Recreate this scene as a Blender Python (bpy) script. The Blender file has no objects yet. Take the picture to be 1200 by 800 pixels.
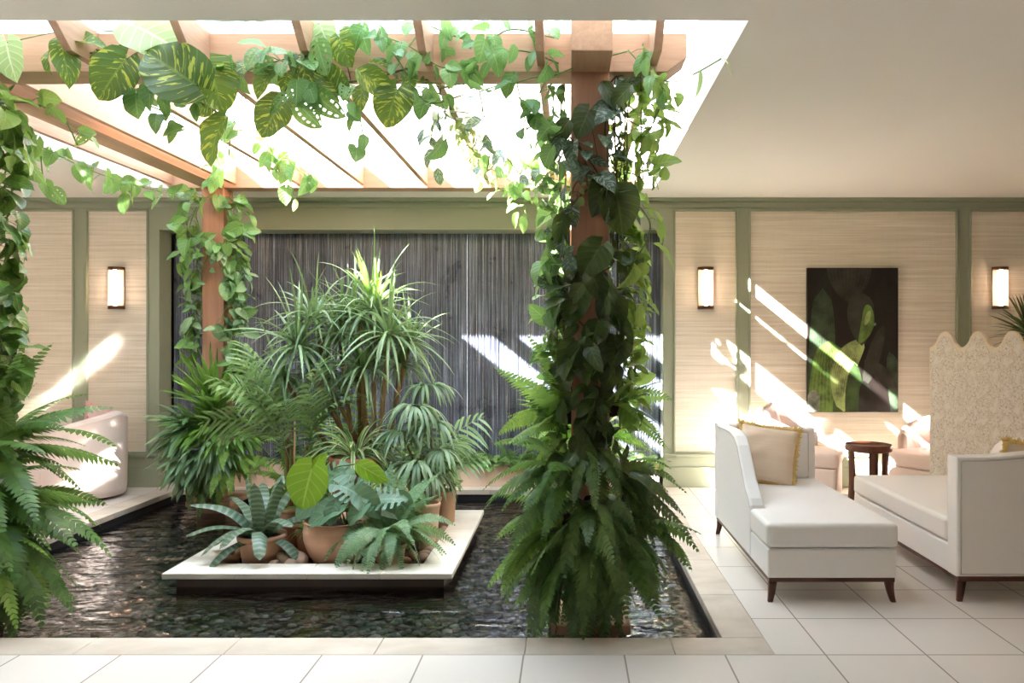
import bpy, bmesh, math, random
import numpy as np
from mathutils import Vector, Matrix

rng = np.random.RandomState(11)
random.seed(5)
SC = bpy.context.scene
COL = SC.collection
F = 903.0           # focal length in pixels of the 1200 px wide frame
PI = math.pi


def P(px, py, d):
    """world point seen at a pixel, at distance d in front of the camera"""
    return np.array([(px - 666) * d / F, d, 1.4 + (400 - py) * d / F])


def rad(a):
    return a * PI / 180


# ------------------------------------------------------------------ objects
def tag(o, label=None, cat=None, group=None, kind=None):
    if label: o['label'] = label
    if cat: o['category'] = cat
    if group: o['group'] = group
    if kind: o['kind'] = kind
    return o


def thing(name, label, cat, loc=(0, 0, 0), rz=0.0, group=None):
    o = bpy.data.objects.new(name, None)
    o.empty_display_size = 0.1
    COL.objects.link(o)
    o.location = loc
    o.rotation_euler = (0, 0, rz)
    return tag(o, label, cat, group)


def link_mesh(name, me, mats, parent=None, smooth=False, local=False):
    if not isinstance(mats, (list, tuple)): mats = [mats]
    for m in mats: me.materials.append(m)
    if smooth and len(me.polygons):
        me.polygons.foreach_set('use_smooth', [True] * len(me.polygons))
    o = bpy.data.objects.new(name, me)
    COL.objects.link(o)
    if parent is not None:
        o.parent = parent
        if not local:                       # geometry given in world space: bring it into the thing's frame
            l = parent.location
            g = parent.parent
            lx, ly, lz = l
            while g is not None:
                lx += g.location[0]; ly += g.location[1]; lz += g.location[2]; g = g.parent
            me.transform(Matrix.Translation((-lx, -ly, -lz)))
    return o


class MB:
    """mesh collector: vertices, triangles / quads, uv"""
    def __init__(self):
        self.v = []; self.q = []; self.t = []; self.uv = []; self.n = 0
        self.qm = []; self.tm = []

    def add(self, V, Q=None, T=None, UV=None, mi=0):
        V = np.asarray(V, float).reshape(-1, 3)
        self.v.append(V)
        self.uv.append(np.zeros((len(V), 2)) if UV is None else np.asarray(UV, float).reshape(-1, 2))
        if Q is not None and len(Q):
            Q = np.asarray(Q, int).reshape(-1, 4); self.q.append(Q + self.n); self.qm.append(np.full(len(Q), mi))
        if T is not None and len(T):
            T = np.asarray(T, int).reshape(-1, 3); self.t.append(T + self.n); self.tm.append(np.full(len(T), mi))
        self.n += len(V)

    def mesh(self, name):
        me = bpy.data.meshes.new(name)
        V = np.concatenate(self.v); UV = np.concatenate(self.uv)
        Q = np.concatenate(self.q) if self.q else np.zeros((0, 4), int)
        T = np.concatenate(self.t) if self.t else np.zeros((0, 3), int)
        me.vertices.add(len(V)); me.vertices.foreach_set('co', V.ravel())
        li = np.concatenate([Q.ravel(), T.ravel()]).astype(np.int32)
        me.loops.add(len(li)); me.loops.foreach_set('vertex_index', li)
        tot = np.concatenate([np.full(len(Q), 4), np.full(len(T), 3)]).astype(np.int32)
        start = np.concatenate([[0], np.cumsum(tot)[:-1]]).astype(np.int32)
        me.polygons.add(len(tot))
        me.polygons.foreach_set('loop_start', start)
        me.polygons.foreach_set('loop_total', tot)
        mm = np.concatenate(([np.zeros(0, int)] + self.qm + self.tm)).astype(np.int32)
        me.polygons.foreach_set('material_index', mm)
        uvl = me.uv_layers.new(name='UVMap')
        uvl.data.foreach_set('uv', UV[li].ravel())
        me.update(calc_edges=True)
        me.validate()
        return me

    def build(self, name, mats, parent=None, smooth=True, local=False):
        return link_mesh(name, self.mesh(name), mats, parent, smooth, local)

    # --- shapes
    def tube(self, pts, r, n=6, cap=True, mi=0):
        pts = np.asarray(pts, float); k = len(pts)
        r = np.full(k, r) if np.isscalar(r) else np.asarray(r, float)
        tan = np.gradient(pts, axis=0)
        tan /= np.linalg.norm(tan, axis=1)[:, None] + 1e-9
        ref = np.array([0.31, 0.17, 0.93])
        s = np.cross(tan, ref); s /= np.linalg.norm(s, axis=1)[:, None] + 1e-9
        b = np.cross(tan, s)
        a = np.arange(n) * 2 * PI / n
        V = pts[:, None, :] + r[:, None, None] * (np.cos(a)[None, :, None] * s[:, None, :] + np.sin(a)[None, :, None] * b[:, None, :])
        i = np.arange(k - 1)[:, None] * n; j = np.arange(n)[None, :]; j2 = (j + 1) % n
        Q = np.stack([i + j, i + j2, i + n + j2, i + n + j], -1).reshape(-1, 4)
        UV = np.stack([np.tile(np.arange(n) / n, k), np.repeat(np.arange(k) / max(1, k - 1), n)], -1)
        T = []
        VV = V.reshape(-1, 3)
        if cap:
            m = len(VV)
            VV = np.vstack([VV, pts[0], pts[-1]]); UV = np.vstack([UV, [0, 0], [0, 1]])
            for q in range(n):
                T.append((m, (q + 1) % n, q)); T.append((m + 1, (k - 1) * n + q, (k - 1) * n + (q + 1) % n))
        self.add(VV, Q, T, UV, mi)

    def lathe(self, prof, c=(0, 0, 0), n=40, mi=0, sx=1, sy=1):
        prof = np.asarray(prof, float); k = len(prof)
        a = np.arange(n) * 2 * PI / n
        V = np.stack([prof[:, 0, None] * np.cos(a) * sx + c[0], prof[:, 0, None] * np.sin(a) * sy + c[1],
                      np.repeat(prof[:, 1, None], n, 1) + c[2]], -1).reshape(-1, 3)
        i = np.arange(k - 1)[:, None] * n; j = np.arange(n)[None, :]; j2 = (j + 1) % n
        Q = np.stack([i + j, i + j2, i + n + j2, i + n + j], -1).reshape(-1, 4)
        UV = np.stack([np.tile(np.arange(n) / n, k), np.repeat(np.arange(k) / max(1, k - 1), n)], -1)
        self.add(V, Q, None, UV, mi)

    def box(self, x0, x1, y0, y1, z0, z1, mi=0):
        V = [(x, y, z) for z in (z0, z1) for y in (y0, y1) for x in (x0, x1)]
        Q = [(0, 2, 3, 1), (4, 5, 7, 6), (0, 1, 5, 4), (2, 6, 7, 3), (0, 4, 6, 2), (1, 3, 7, 5)]
        self.add(V, Q, None, None, mi)

    def prism(self, poly, lo, hi, axis='y', mi=0):
        """closed polygon (a,b) extruded along an axis; caps as fans"""
        n = len(poly); poly = [tuple(p) for p in poly]
        def put(p, h):
            return {'y': (p[0], h, p[1]), 'x': (h, p[0], p[1]), 'z': (p[0], p[1], h)}[axis]
        V = [put(p, lo) for p in poly] + [put(p, hi) for p in poly]
        Q = [(i, (i + 1) % n, n + (i + 1) % n, n + i) for i in range(n)]
        self.add(V, Q, None, None, mi)
        self.caps = getattr(self, 'caps', [])
        self.caps.append((self.n - 2 * n, n))


def finish_bevel(o, w=0.006, seg=2, angle=40, subsurf=0):
    m = o.modifiers.new('Bevel', 'BEVEL'); m.width = w; m.segments = seg
    m.limit_method = 'ANGLE'; m.angle_limit = rad(angle)
    if subsurf:
        s = o.modifiers.new('Sub', 'SUBSURF'); s.levels = subsurf; s.render_levels = subsurf
    return o


def boxes(name, lst, mat, parent=None, bevel=0.0, seg=2):
    bm = bmesh.new()
    for (x0, x1, y0, y1, z0, z1) in lst:
        vs = [bm.verts.new((x, y, z)) for z in (z0, z1) for y in (y0, y1) for x in (x0, x1)]
        for f in ((0, 2, 3, 1), (4, 5, 7, 6), (0, 1, 5, 4), (2, 6, 7, 3), (0, 4, 6, 2), (1, 3, 7, 5)):
            bm.faces.new([vs[i] for i in f])
    if bevel:
        bmesh.ops.bevel(bm, geom=list(bm.edges), offset=bevel, segments=seg, profile=0.5, affect='EDGES')
    me = bpy.data.meshes.new(name); bm.to_mesh(me); bm.free()
    return link_mesh(name, me, mat, parent)


def extrude_poly(name, poly, lo, hi, axis, mat, parent=None, bevel=0.0, seg=2, local=False):
    bm = bmesh.new()
    def put(p, h):
        return {'y': (p[0], h, p[1]), 'x': (h, p[0], p[1]), 'z': (p[0], p[1], h)}[axis]
    a = [bm.verts.new(put(p, lo)) for p in poly]; b = [bm.verts.new(put(p, hi)) for p in poly]
    n = len(poly)
    fa = bm.faces.new(a); fb = bm.faces.new(b[::-1])
    for i in range(n): bm.faces.new((a[i], b[i], b[(i + 1) % n], a[(i + 1) % n]))
    bmesh.ops.recalc_face_normals(bm, faces=bm.faces[:])
    if bevel:
        ed = [e for e in bm.edges if any(len(f.verts) == n for f in e.link_faces)]
        bmesh.ops.bevel(bm, geom=ed, offset=bevel, segments=seg, profile=0.5, affect='EDGES')
    bmesh.ops.triangulate(bm, faces=[f for f in bm.faces if len(f.verts) > 4])
    me = bpy.data.meshes.new(name); bm.to_mesh(me); bm.free()
    return link_mesh(name, me, mat, parent, local=local)


def struct(o, label=None):
    o['kind'] = 'structure'
    return o


# ---------------------------------------------------------------- materials
def srgb(r, g, b):
    f = lambda c: (c / 255 / 12.92) if c / 255 <= 0.04045 else ((c / 255 + 0.055) / 1.055) ** 2.4
    return (f(r), f(g), f(b), 1)


class NT:
    def __init__(self, name):
        self.m = bpy.data.materials.new(name); self.m.use_nodes = True
        self.t = self.m.node_tree; self.t.nodes.clear()
        self.out = self.t.nodes.new('ShaderNodeOutputMaterial')

    def n(self, typ, **kw):
        nd = self.t.nodes.new('ShaderNode' + typ)
        for k, v in kw.items():
            if k.startswith('_'): setattr(nd, k[1:], v)
            else:
                key = k.replace('__', ' ')
                self.set(nd.inputs[key], v)
        return nd

    def set(self, inp, v):
        if isinstance(v, bpy.types.NodeSocket): self.t.links.new(v, inp)
        else: inp.default_value = v

    def mix(self, a, b, f, typ='MIX'):
        nd = self.t.nodes.new('ShaderNodeMix'); nd.data_type = 'RGBA'; nd.blend_type = typ
        self.set(nd.inputs[0], f); self.set(nd.inputs[6], a); self.set(nd.inputs[7], b)
        return nd.outputs[2]

    def math(self, op, a, b=None, c=None):
        nd = self.t.nodes.new('ShaderNodeMath'); nd.operation = op
        self.set(nd.inputs[0], a)
        if b is not None: self.set(nd.inputs[1], b)
        if c is not None: self.set(nd.inputs[2], c)
        return nd.outputs[0]

    def coord(self, kind='Object', scale=(1, 1, 1), loc=(0, 0, 0), rot=(0, 0, 0)):
        tc = self.t.nodes.new('ShaderNodeTexCoord')
        mp = self.t.nodes.new('ShaderNodeMapping')
        self.t.links.new(tc.outputs[kind], mp.inputs[0])
        mp.inputs['Scale'].default_value = scale; mp.inputs['Location'].default_value = loc; mp.inputs['Rotation'].default_value = rot
        return mp.outputs[0]

    def noise(self, vec, scale, detail=3, rough=0.5, dist=0.0):
        nd = self.t.nodes.new('ShaderNodeTexNoise')
        self.set(nd.inputs['Vector'], vec)
        nd.inputs['Scale'].default_value = scale; nd.inputs['Detail'].default_value = detail
        nd.inputs['Roughness'].default_value = rough; nd.inputs['Distortion'].default_value = dist
        return nd.outputs[0]

    def ramp(self, f, stops):
        nd = self.t.nodes.new('ShaderNodeValToRGB')
        self.set(nd.inputs[0], f)
        el = nd.color_ramp.elements
        while len(el) < len(stops): el.new(0.5)
        for e, (p, c) in zip(el, stops):
            e.position = p; e.color = c if len(c) == 4 else (*c, 1)
        return nd.outputs[0]

    def bump(self, h, strength=0.3, dist=0.01):
        nd = self.t.nodes.new('ShaderNodeBump')
        nd.inputs['Strength'].default_value = strength; nd.inputs['Distance'].default_value = dist
        self.set(nd.inputs['Height'], h)
        return nd.outputs[0]

    def principled(self, color, rough=0.6, normal=None, spec=0.5, **kw):
        nd = self.t.nodes.new('ShaderNodeBsdfPrincipled')
        self.set(nd.inputs['Base Color'], color); self.set(nd.inputs['Roughness'], rough)
        self.set(nd.inputs['Specular IOR Level'], spec)
        if normal is not None: self.set(nd.inputs['Normal'], normal)
        for k, v in kw.items(): self.set(nd.inputs[k.replace('__', ' ')], v)
        return nd.outputs[0]

    def done(self, sh):
        self.t.links.new(sh, self.out.inputs[0]); return self.m


G = lambda v: (v, v, v, 1)


def plain(name, col, rough=0.6, noise=0.06, scale=8, bump=0.0, spec=0.5, metal=0.0, bscale=None):
    t = NT(name); v = t.coord()
    n = t.noise(v, scale, 4)
    dark = tuple(c * (1 - noise) for c in col[:3]) + (1,); lite = tuple(min(1, c * (1 + noise)) for c in col[:3]) + (1,)
    c = t.mix(dark, lite, n)
    nm = t.bump(t.noise(v, bscale or scale * 8, 4), bump, 0.004) if bump else None
    return t.done(t.principled(c, rough, nm, spec, Metallic=metal))


def wood(name, c1, c2, axis, rough=0.5, sc=1.0):
    t = NT(name)
    s = {'x': (0.6, 9, 9), 'y': (9, 0.6, 9), 'z': (9, 9, 0.6)}[axis]
    v = t.coord('Object', tuple(a * sc for a in s))
    n1 = t.noise(v, 3.0, 5, 0.6, 0.6); n2 = t.noise(v, 14.0, 3, 0.6)
    f = t.math('ADD', t.math('MULTIPLY', n1, 0.7), t.math('MULTIPLY', n2, 0.3))
    c = t.ramp(f, [(0.3, c1), (0.7, c2)])
    return t.done(t.principled(c, rough, t.bump(n2, 0.08, 0.003), 0.4))


def stone(name, c1, c2, rough=0.45, joint=None):
    t = NT(name); v = t.coord()
    n = t.noise(t.coord('Object', (1, 1.6, 1)), 3.0, 6, 0.6, 0.4)
    c = t.ramp(n, [(0.3, c1), (0.7, c2)])
    fine = t.noise(v, 60, 3)
    c = t.mix(c, G(0.55), t.math('MULTIPLY', t.math('GREATER_THAN', fine, 0.68), 0.12))
    return t.done(t.principled(c, rough, t.bump(fine, 0.05, 0.002), 0.4))


M = {}
M['plaster'] = plain('ceiling_plaster', srgb(240, 236, 230), 0.9, 0.015, 2)
M['roof_white'] = plain('skylight_white', srgb(244, 243, 240), 0.8, 0.01, 2)
M['green'] = plain('sage_green_paint', srgb(154, 161, 139), 0.5, 0.02, 3)
M['wood_x'] = wood('pergola_wood_x', srgb(178, 138, 110), srgb(200, 164, 136), 'x')
M['wood_y'] = wood('pergola_wood_y', srgb(178, 138, 110), srgb(200, 164, 136), 'y')
M['wood_z'] = wood('pergola_wood_z', srgb(168, 120, 94), srgb(190, 144, 118), 'z')
M['dark_wood_x'] = wood('walnut_x', srgb(72, 42, 32), srgb(96, 58, 44), 'x', 0.4)
M['dark_wood_z'] = wood('walnut_z', srgb(72, 42, 32), srgb(96, 58, 44), 'z', 0.4)
M['red_wood'] = wood('table_red_wood', srgb(84, 44, 32), srgb(116, 66, 48), 'z', 0.3)
M['coping'] = stone('coping_stone', srgb(190, 176, 160), srgb(216, 204, 190), 0.4)
M['rim_stone'] = stone('planter_rim_stone', srgb(218, 208, 194), srgb(240, 233, 222), 0.55)
M['slate'] = plain('pool_wall_slate', srgb(44, 43, 46), 0.35, 0.3, 6, 0.2)
M['plinth_dark'] = plain('island_plinth', srgb(98, 82, 72), 0.5, 0.2, 5, 0.1)
M['white_fabric'] = plain('white_linen', srgb(238, 235, 232), 0.9, 0.02, 30, 0.25, 0.2, bscale=400)
M['pink_fabric'] = plain('blush_boucle', srgb(238, 222, 214), 0.95, 0.03, 30, 0.6, 0.2, bscale=160)
M['piping'] = plain('linen_piping', srgb(206, 198, 190), 0.9, 0.02, 30)
M['bronze'] = plain('dark_bronze', srgb(98, 66, 52), 0.4, 0.1, 8, metal=0.6)
M['terracotta'] = plain('terracotta', srgb(204, 158, 130), 0.8, 0.14, 9, 0.15)
M['terracotta_dark'] = plain('dark_terracotta', srgb(172, 114, 92), 0.75, 0.16, 9, 0.15)
M['terracotta_pale'] = plain('pale_weathered_terracotta', srgb(204, 170, 140), 0.85, 0.14, 12, 0.2)
M['soil'] = plain('potting_soil', srgb(62, 46, 36), 0.95, 0.4, 40, 0.9, bscale=90)
M['stem'] = plain('brown_green_stem', srgb(96, 88, 52), 0.7, 0.2, 20)
M['green_stem'] = plain('green_stem', srgb(104, 128, 60), 0.6, 0.15, 20)
M['cane'] = plain('tan_cane', srgb(142, 112, 76), 0.75, 0.3, 14, 0.5)
M['gold'] = plain('gold_fringe', srgb(224, 194, 122), 0.8, 0.15, 60)
M['trough'] = plain('pink_clay_trough', srgb(232, 204, 184), 0.8, 0.06, 5, 0.1)


def grasscloth():
    t = NT('grasscloth')
    a = t.noise(t.coord('Object', (0.5, 1, 26)), 1.6, 5, 0.65)
    b = t.noise(t.coord('Object', (3.0, 3, 240)), 1.0, 3, 0.6)
    c = t.noise(t.coord('Object', (220, 3, 4)), 1.0, 2, 0.5)
    f = t.math('ADD', t.math('MULTIPLY', a, 0.62), t.math('ADD', t.math('MULTIPLY', b, 0.3), t.math('MULTIPLY', c, 0.08)))
    col = t.ramp(f, [(0.3, srgb(200, 188, 168)), (0.5, srgb(228, 219, 203)), (0.66, srgb(246, 240, 230))])
    return t.done(t.principled(col, 0.8, t.bump(b, 0.15, 0.002), 0.25))


def floor_tiles():
    t = NT('limestone_floor_tiles')
    v = t.coord('Object', (1, 1, 1), (-1.15 + 4.5, -3.445 + 9.0, 0))
    br = t.n('TexBrick', _offset=0.0, _squash=1.0)
    t.set(br.inputs['Vector'], v)
    br.inputs['Color1'].default_value = srgb(224, 216, 208); br.inputs['Color2'].default_value = srgb(230, 222, 214)
    br.inputs['Mortar'].default_value = srgb(128, 114, 102)
    br.inputs['Scale'].default_value = 1.0; br.inputs['Mortar Size'].default_value = 0.004
    br.inputs['Mortar Smooth'].default_value = 0.1; br.inputs['Brick Width'].default_value = 0.45; br.inputs['Row Height'].default_value = 0.45
    n = t.noise(t.coord('Object', (1, 1, 1)), 2.5, 5, 0.6)
    c = t.mix(br.outputs[0], srgb(212, 202, 192), t.math('MULTIPLY', n, 0.35))
    bm_ = t.bump(t.math('SUBTRACT', 1.0, br.outputs[1]), 0.3, 0.003)
    return t.done(t.principled(c, 0.34, bm_, 0.4))


def waterfall_slate():
    t = NT('wet_ribbed_slate')
    fine = t.noise(t.coord('Object', (95, 1, 1.1)), 1.0, 4, 0.65)
    mid = t.noise(t.coord('Object', (30, 1, 0.5)), 1.0, 3, 0.6)
    blot = t.noise(t.coord('Object', (2.2, 1, 2.2)), 1.0, 5, 0.65)
    f = t.math('ADD', t.math('MULTIPLY', fine, 0.6), t.math('ADD', t.math('MULTIPLY', mid, 0.2), t.math('MULTIPLY', blot, 0.2)))
    col = t.ramp(f, [(0.36, srgb(30, 32, 42)), (0.48, srgb(66, 70, 84)), (0.56, srgb(116, 123, 142)), (0.65, srgb(204, 210, 224))])
    rough = t.ramp(blot, [(0.3, G(0.22)), (0.7, G(0.45))])
    return t.done(t.principled(col, rough, t.bump(f, 0.7, 0.012), 0.6))


def water_mat():
    t = NT('rippling_pool_water')
    v = t.coord('Object', (1, 2.2, 1))
    n1 = t.noise(v, 3.6, 2, 0.5, 0.8); n2 = t.noise(v, 9, 2, 0.5, 0.4)
    h = t.math('ADD', n1, t.math('MULTIPLY', n2, 0.16))
    nm = t.bump(h, 0.5, 0.05)
    fr = t.n('Fresnel', IOR=1.65); t.set(fr.inputs['Normal'], nm)
    tr = t.n('BsdfTransparent', Color=(0.52, 0.53, 0.53, 1))
    gl = t.n('BsdfGlossy', Roughness=0.03, Color=(1, 1, 1, 1)); t.set(gl.inputs['Normal'], nm)
    mx = t.n('MixShader'); t.set(mx.inputs[0], fr.outputs[0])
    t.t.links.new(tr.outputs[0], mx.inputs[1]); t.t.links.new(gl.outputs[0], mx.inputs[2])
    return t.done(mx.outputs[0])


def pebble_mat():
    t = NT('dark_pool_pebbles')
    g = t.n('NewGeometry')
    c = t.ramp(g.outputs['Random Per Island'], [(0.0, srgb(52, 50, 50)), (0.5, srgb(98, 94, 90)), (0.85, srgb(136, 118, 106)), (1.0, srgb(190, 184, 176))])
    return t.done(t.principled(c, 0.5))


def glass_mat(name, tint=0.97):
    t = NT(name)
    fr = t.n('Fresnel', IOR=1.45)
    tr = t.n('BsdfTransparent', Color=(tint, tint, tint, 1)); gl = t.n('BsdfGlossy', Roughness=0.02)
    mx = t.n('MixShader'); t.set(mx.inputs[0], t.math('MULTIPLY', fr.outputs[0], 0.6))
    t.t.links.new(tr.outputs[0], mx.inputs[1]); t.t.links.new(gl.outputs[0], mx.inputs[2])
    return t.done(mx.outputs[0])


def frosted_glass():
    t = NT('fluted_frosted_glass')
    tr = t.n('BsdfTransparent', Color=(1, 0.97, 0.94, 1)); tl = t.n('BsdfTranslucent', Color=(1, 0.76, 0.62, 1))
    mx = t.n('MixShader', Fac=0.3)
    t.t.links.new(tr.outputs[0], mx.inputs[1]); t.t.links.new(tl.outputs[0], mx.inputs[2])
    return t.done(mx.outputs[0])


def emit(name, col, s):
    t = NT(name); e = t.n('Emission', Color=col, Strength=s)
    return t.done(e.outputs[0])


def stream_mat():
    t = NT('falling_water_threads')
    tr = t.n('BsdfTransparent', Color=(0.95, 0.95, 0.97, 1)); gl = t.n('BsdfGlossy', Roughness=0.15); df = t.n('BsdfDiffuse', Color=(0.75, 0.76, 0.8, 1))
    m1 = t.n('MixShader', Fac=0.5); t.t.links.new(gl.outputs[0], m1.inputs[1]); t.t.links.new(df.outputs[0], m1.inputs[2])
    m2 = t.n('MixShader', Fac=0.35); t.t.links.new(tr.outputs[0], m2.inputs[1]); t.t.links.new(m1.outputs[0], m2.inputs[2])
    return t.done(m2.outputs[0])


def leaf(name, dark, lite, vein=None, varieg=None, vamt=0.0, rough=0.4, transl=0.3, vfreq=9.0, vstr=0.5, band=None, edge=None, spec=0.5):
    """leaf material: midrib and side veins from the leaf's uv, random tone per leaf, light passing through"""
    t = NT(name)
    uv = t.n('UVMap'); sp = t.n('SeparateXYZ'); t.set(sp.inputs[0], uv.outputs[0])
    a = t.math('ABSOLUTE', t.math('SUBTRACT', sp.outputs[0], 0.5)); u = sp.outputs[1]
    g = t.n('NewGeometry')
    r = g.outputs['Random Per Island']
    n = t.noise(t.coord('Object'), 9, 3)
    col = t.mix(dark, lite, t.math('ADD', t.math('MULTIPLY', r, 0.65), t.math('MULTIPLY', n, 0.35)))
    if varieg is not None:
        cb = t.n('CombineXYZ'); t.set(cb.inputs[0], t.math('MULTIPLY', t.math('SUBTRACT', u, t.math('MULTIPLY', a, 0.7)), 16)); t.set(cb.inputs[1], t.math('MULTIPLY', a, 3)); t.set(cb.inputs[2], t.math('MULTIPLY', t.math('ADD', r, t.math('MULTIPLY', t.math('GREATER_THAN', sp.outputs[0], .5), 3.7)), 40))
        nv = t.noise(cb.outputs[0], 1.0, 2, 0.6, 0.3)
        col = t.mix(col, varieg, t.math('MULTIPLY', t.math('GREATER_THAN', nv, 0.62 - vamt * 0.25), 0.8))
    if band is not None:
        w = t.math('SINE', t.math('ADD', t.math('MULTIPLY', u, 75), t.math('MULTIPLY', n, 8)))
        col = t.mix(col, band, t.math('MULTIPLY', t.math('GREATER_THAN', w, 0.25), 0.42))
    if edge is not None:
        col = t.mix(col, edge, t.math('MULTIPLY', t.math('GREATER_THAN', a, 0.26), 0.85))
    h = None
    if vein is not None:
        w = t.math('SINE', t.math('MULTIPLY', t.math('SUBTRACT', u, t.math('MULTIPLY', a, 0.7)), vfreq * 2 * PI))
        side = t.math('GREATER_THAN', w, 0.9)
        mid = t.math('LESS_THAN', a, 0.025)
        f = t.math('MULTIPLY', t.math('MAXIMUM', t.math('MULTIPLY', side, 0.6), mid), vstr)
        col = t.mix(col, vein, f)
        h = t.bump(w, 0.2, 0.004)
    pr = t.principled(col, rough, h, spec)
    tl = t.n('BsdfTranslucent'); t.set(tl.inputs[0], t.mix(col, (0.75, 1.0, 0.25, 1), 0.22))
    mx = t.n('MixShader', Fac=transl)
    t.t.links.new(pr, mx.inputs[1]); t.t.links.new(tl.outputs[0], mx.inputs[2])
    return t.done(mx.outputs[0])


M['grass'] = grasscloth()
M['tiles'] = floor_tiles()
M['fall'] = waterfall_slate()
M['water'] = water_mat()
M['pebble'] = pebble_mat()
M['glass'] = glass_mat('skylight_glass')
M['frost'] = frosted_glass()
M['led'] = emit('warm_lamp_rod', (1.0, 0.74, 0.54, 1), 4.5)
M['stream'] = stream_mat()
L_ = {}
L_['fern'] = leaf('sword_fern_leaf', srgb(48, 84, 36), srgb(98, 142, 62), rough=0.5, transl=0.35)
L_['fern_dark'] = leaf('dark_fern_leaf', srgb(52, 80, 42), srgb(106, 134, 74), rough=0.38, transl=0.3)
L_['fern_light'] = leaf('light_fern_leaf', srgb(96, 142, 60), srgb(150, 186, 84), rough=0.5, transl=0.4)
L_['fern_grey'] = leaf('grey_green_fern_leaf', srgb(92, 132, 92), srgb(142, 172, 128), vein=srgb(70, 100, 66), vfreq=1, rough=0.5)
L_['pothos'] = leaf('glossy_pothos_leaf', srgb(40, 76, 32), srgb(98, 142, 58), vein=srgb(150, 180, 96), rough=0.28, transl=0.35, vfreq=6, vstr=0.45)
L_['pothos_var'] = leaf('variegated_pothos_leaf', srgb(38, 72, 20), srgb(84, 116, 26), vein=srgb(120, 150, 60), varieg=srgb(190, 196, 70), vamt=0.12, rough=0.4, transl=0.4, vfreq=6)
L_['silver'] = leaf('silvery_vine_leaf', srgb(44, 62, 44), srgb(96, 122, 100), vein=srgb(36, 58, 36), varieg=srgb(168, 188, 172), vamt=0.3, rough=0.4, transl=0.25)
L_['dark_vine'] = leaf('dark_philodendron_leaf', srgb(36, 54, 28), srgb(72, 94, 42), vein=srgb(118, 138, 74), rough=0.3, transl=0.3, vfreq=6, vstr=0.5)
L_['light_vine'] = leaf('pale_green_vine_leaf', srgb(112, 150, 62), srgb(170, 196, 100), vein=srgb(200, 216, 150), rough=0.35, transl=0.45, vfreq=6, vstr=0.4)
L_['mid_vine'] = leaf('mid_green_vine_leaf', srgb(66, 120, 58), srgb(128, 172, 96), vein=srgb(180, 206, 150), rough=0.35, transl=0.4, vfreq=6, vstr=0.4)
L_['ivy'] = leaf('small_ivy_leaf', srgb(58, 80, 32), srgb(122, 138, 66), rough=0.45, transl=0.35)
L_['pale_big'] = leaf('pale_veined_leaf', srgb(150, 180, 120), srgb(180, 202, 150), vein=srgb(226, 234, 206), rough=0.4, transl=0.5, vfreq=6, vstr=0.7)
L_['strap_green'] = leaf('bright_strap_leaf', srgb(78, 128, 48), srgb(128, 170, 78), vein=srgb(156, 190, 110), vfreq=0.1, rough=0.4, transl=0.35)
L_['strap_blue'] = leaf('blue_green_strap_leaf', srgb(78, 122, 80), srgb(146, 178, 136), vein=srgb(172, 194, 160), vfreq=0.1, rough=0.35, transl=0.25)
L_['drac'] = leaf('dracaena_leaf', srgb(66, 100, 56), srgb(136, 162, 112), vein=srgb(186, 200, 160), vfreq=0.1, rough=0.35, transl=0.25)
L_['lime'] = leaf('lime_new_leaf', srgb(116, 162, 24), srgb(150, 186, 44), vein=srgb(190, 212, 104), rough=0.35, transl=0.4, vfreq=5, vstr=0.7)
L_['palm'] = leaf('palm_leaflet', srgb(80, 116, 64), srgb(150, 178, 122), rough=0.35, transl=0.3)
L_['palm_blue'] = leaf('drooping_palm_leaflet', srgb(82, 114, 80), srgb(142, 166, 132), rough=0.35, transl=0.25)
L_['spider'] = leaf('spider_plant_leaf', srgb(80, 116, 56), srgb(116, 148, 84), edge=srgb(206, 212, 168), rough=0.4, transl=0.35)
L_['curly'] = leaf('pale_curly_leaf', srgb(130, 160, 92), srgb(178, 196, 134), rough=0.4, transl=0.35)
L_['monstera'] = leaf('blue_green_monstera_leaf', srgb(74, 110, 86), srgb(118, 150, 118), vein=srgb(150, 178, 140), rough=0.35, transl=0.25, vfreq=5, vstr=0.5)
L_['brom'] = leaf('banded_bromeliad_leaf', srgb(74, 96, 74), srgb(104, 126, 100), band=srgb(160, 176, 162), rough=0.35, transl=0.12)
L_['heart_pale'] = leaf('pale_heart_leaf', srgb(112, 158, 84), srgb(164, 196, 126), rough=0.45, transl=0.35)
L_['yucca'] = leaf('dark_yucca_leaf', srgb(40, 54, 26), srgb(72, 88, 42), rough=0.4, transl=0.2)
# ------------------------------------------------------------------- leaves
def nrm(a):
    a = np.asarray(a, float)
    return a / (np.linalg.norm(a, axis=-1, keepdims=True) + 1e-9)


UP = np.array([0, 0, 1.0])


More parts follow.
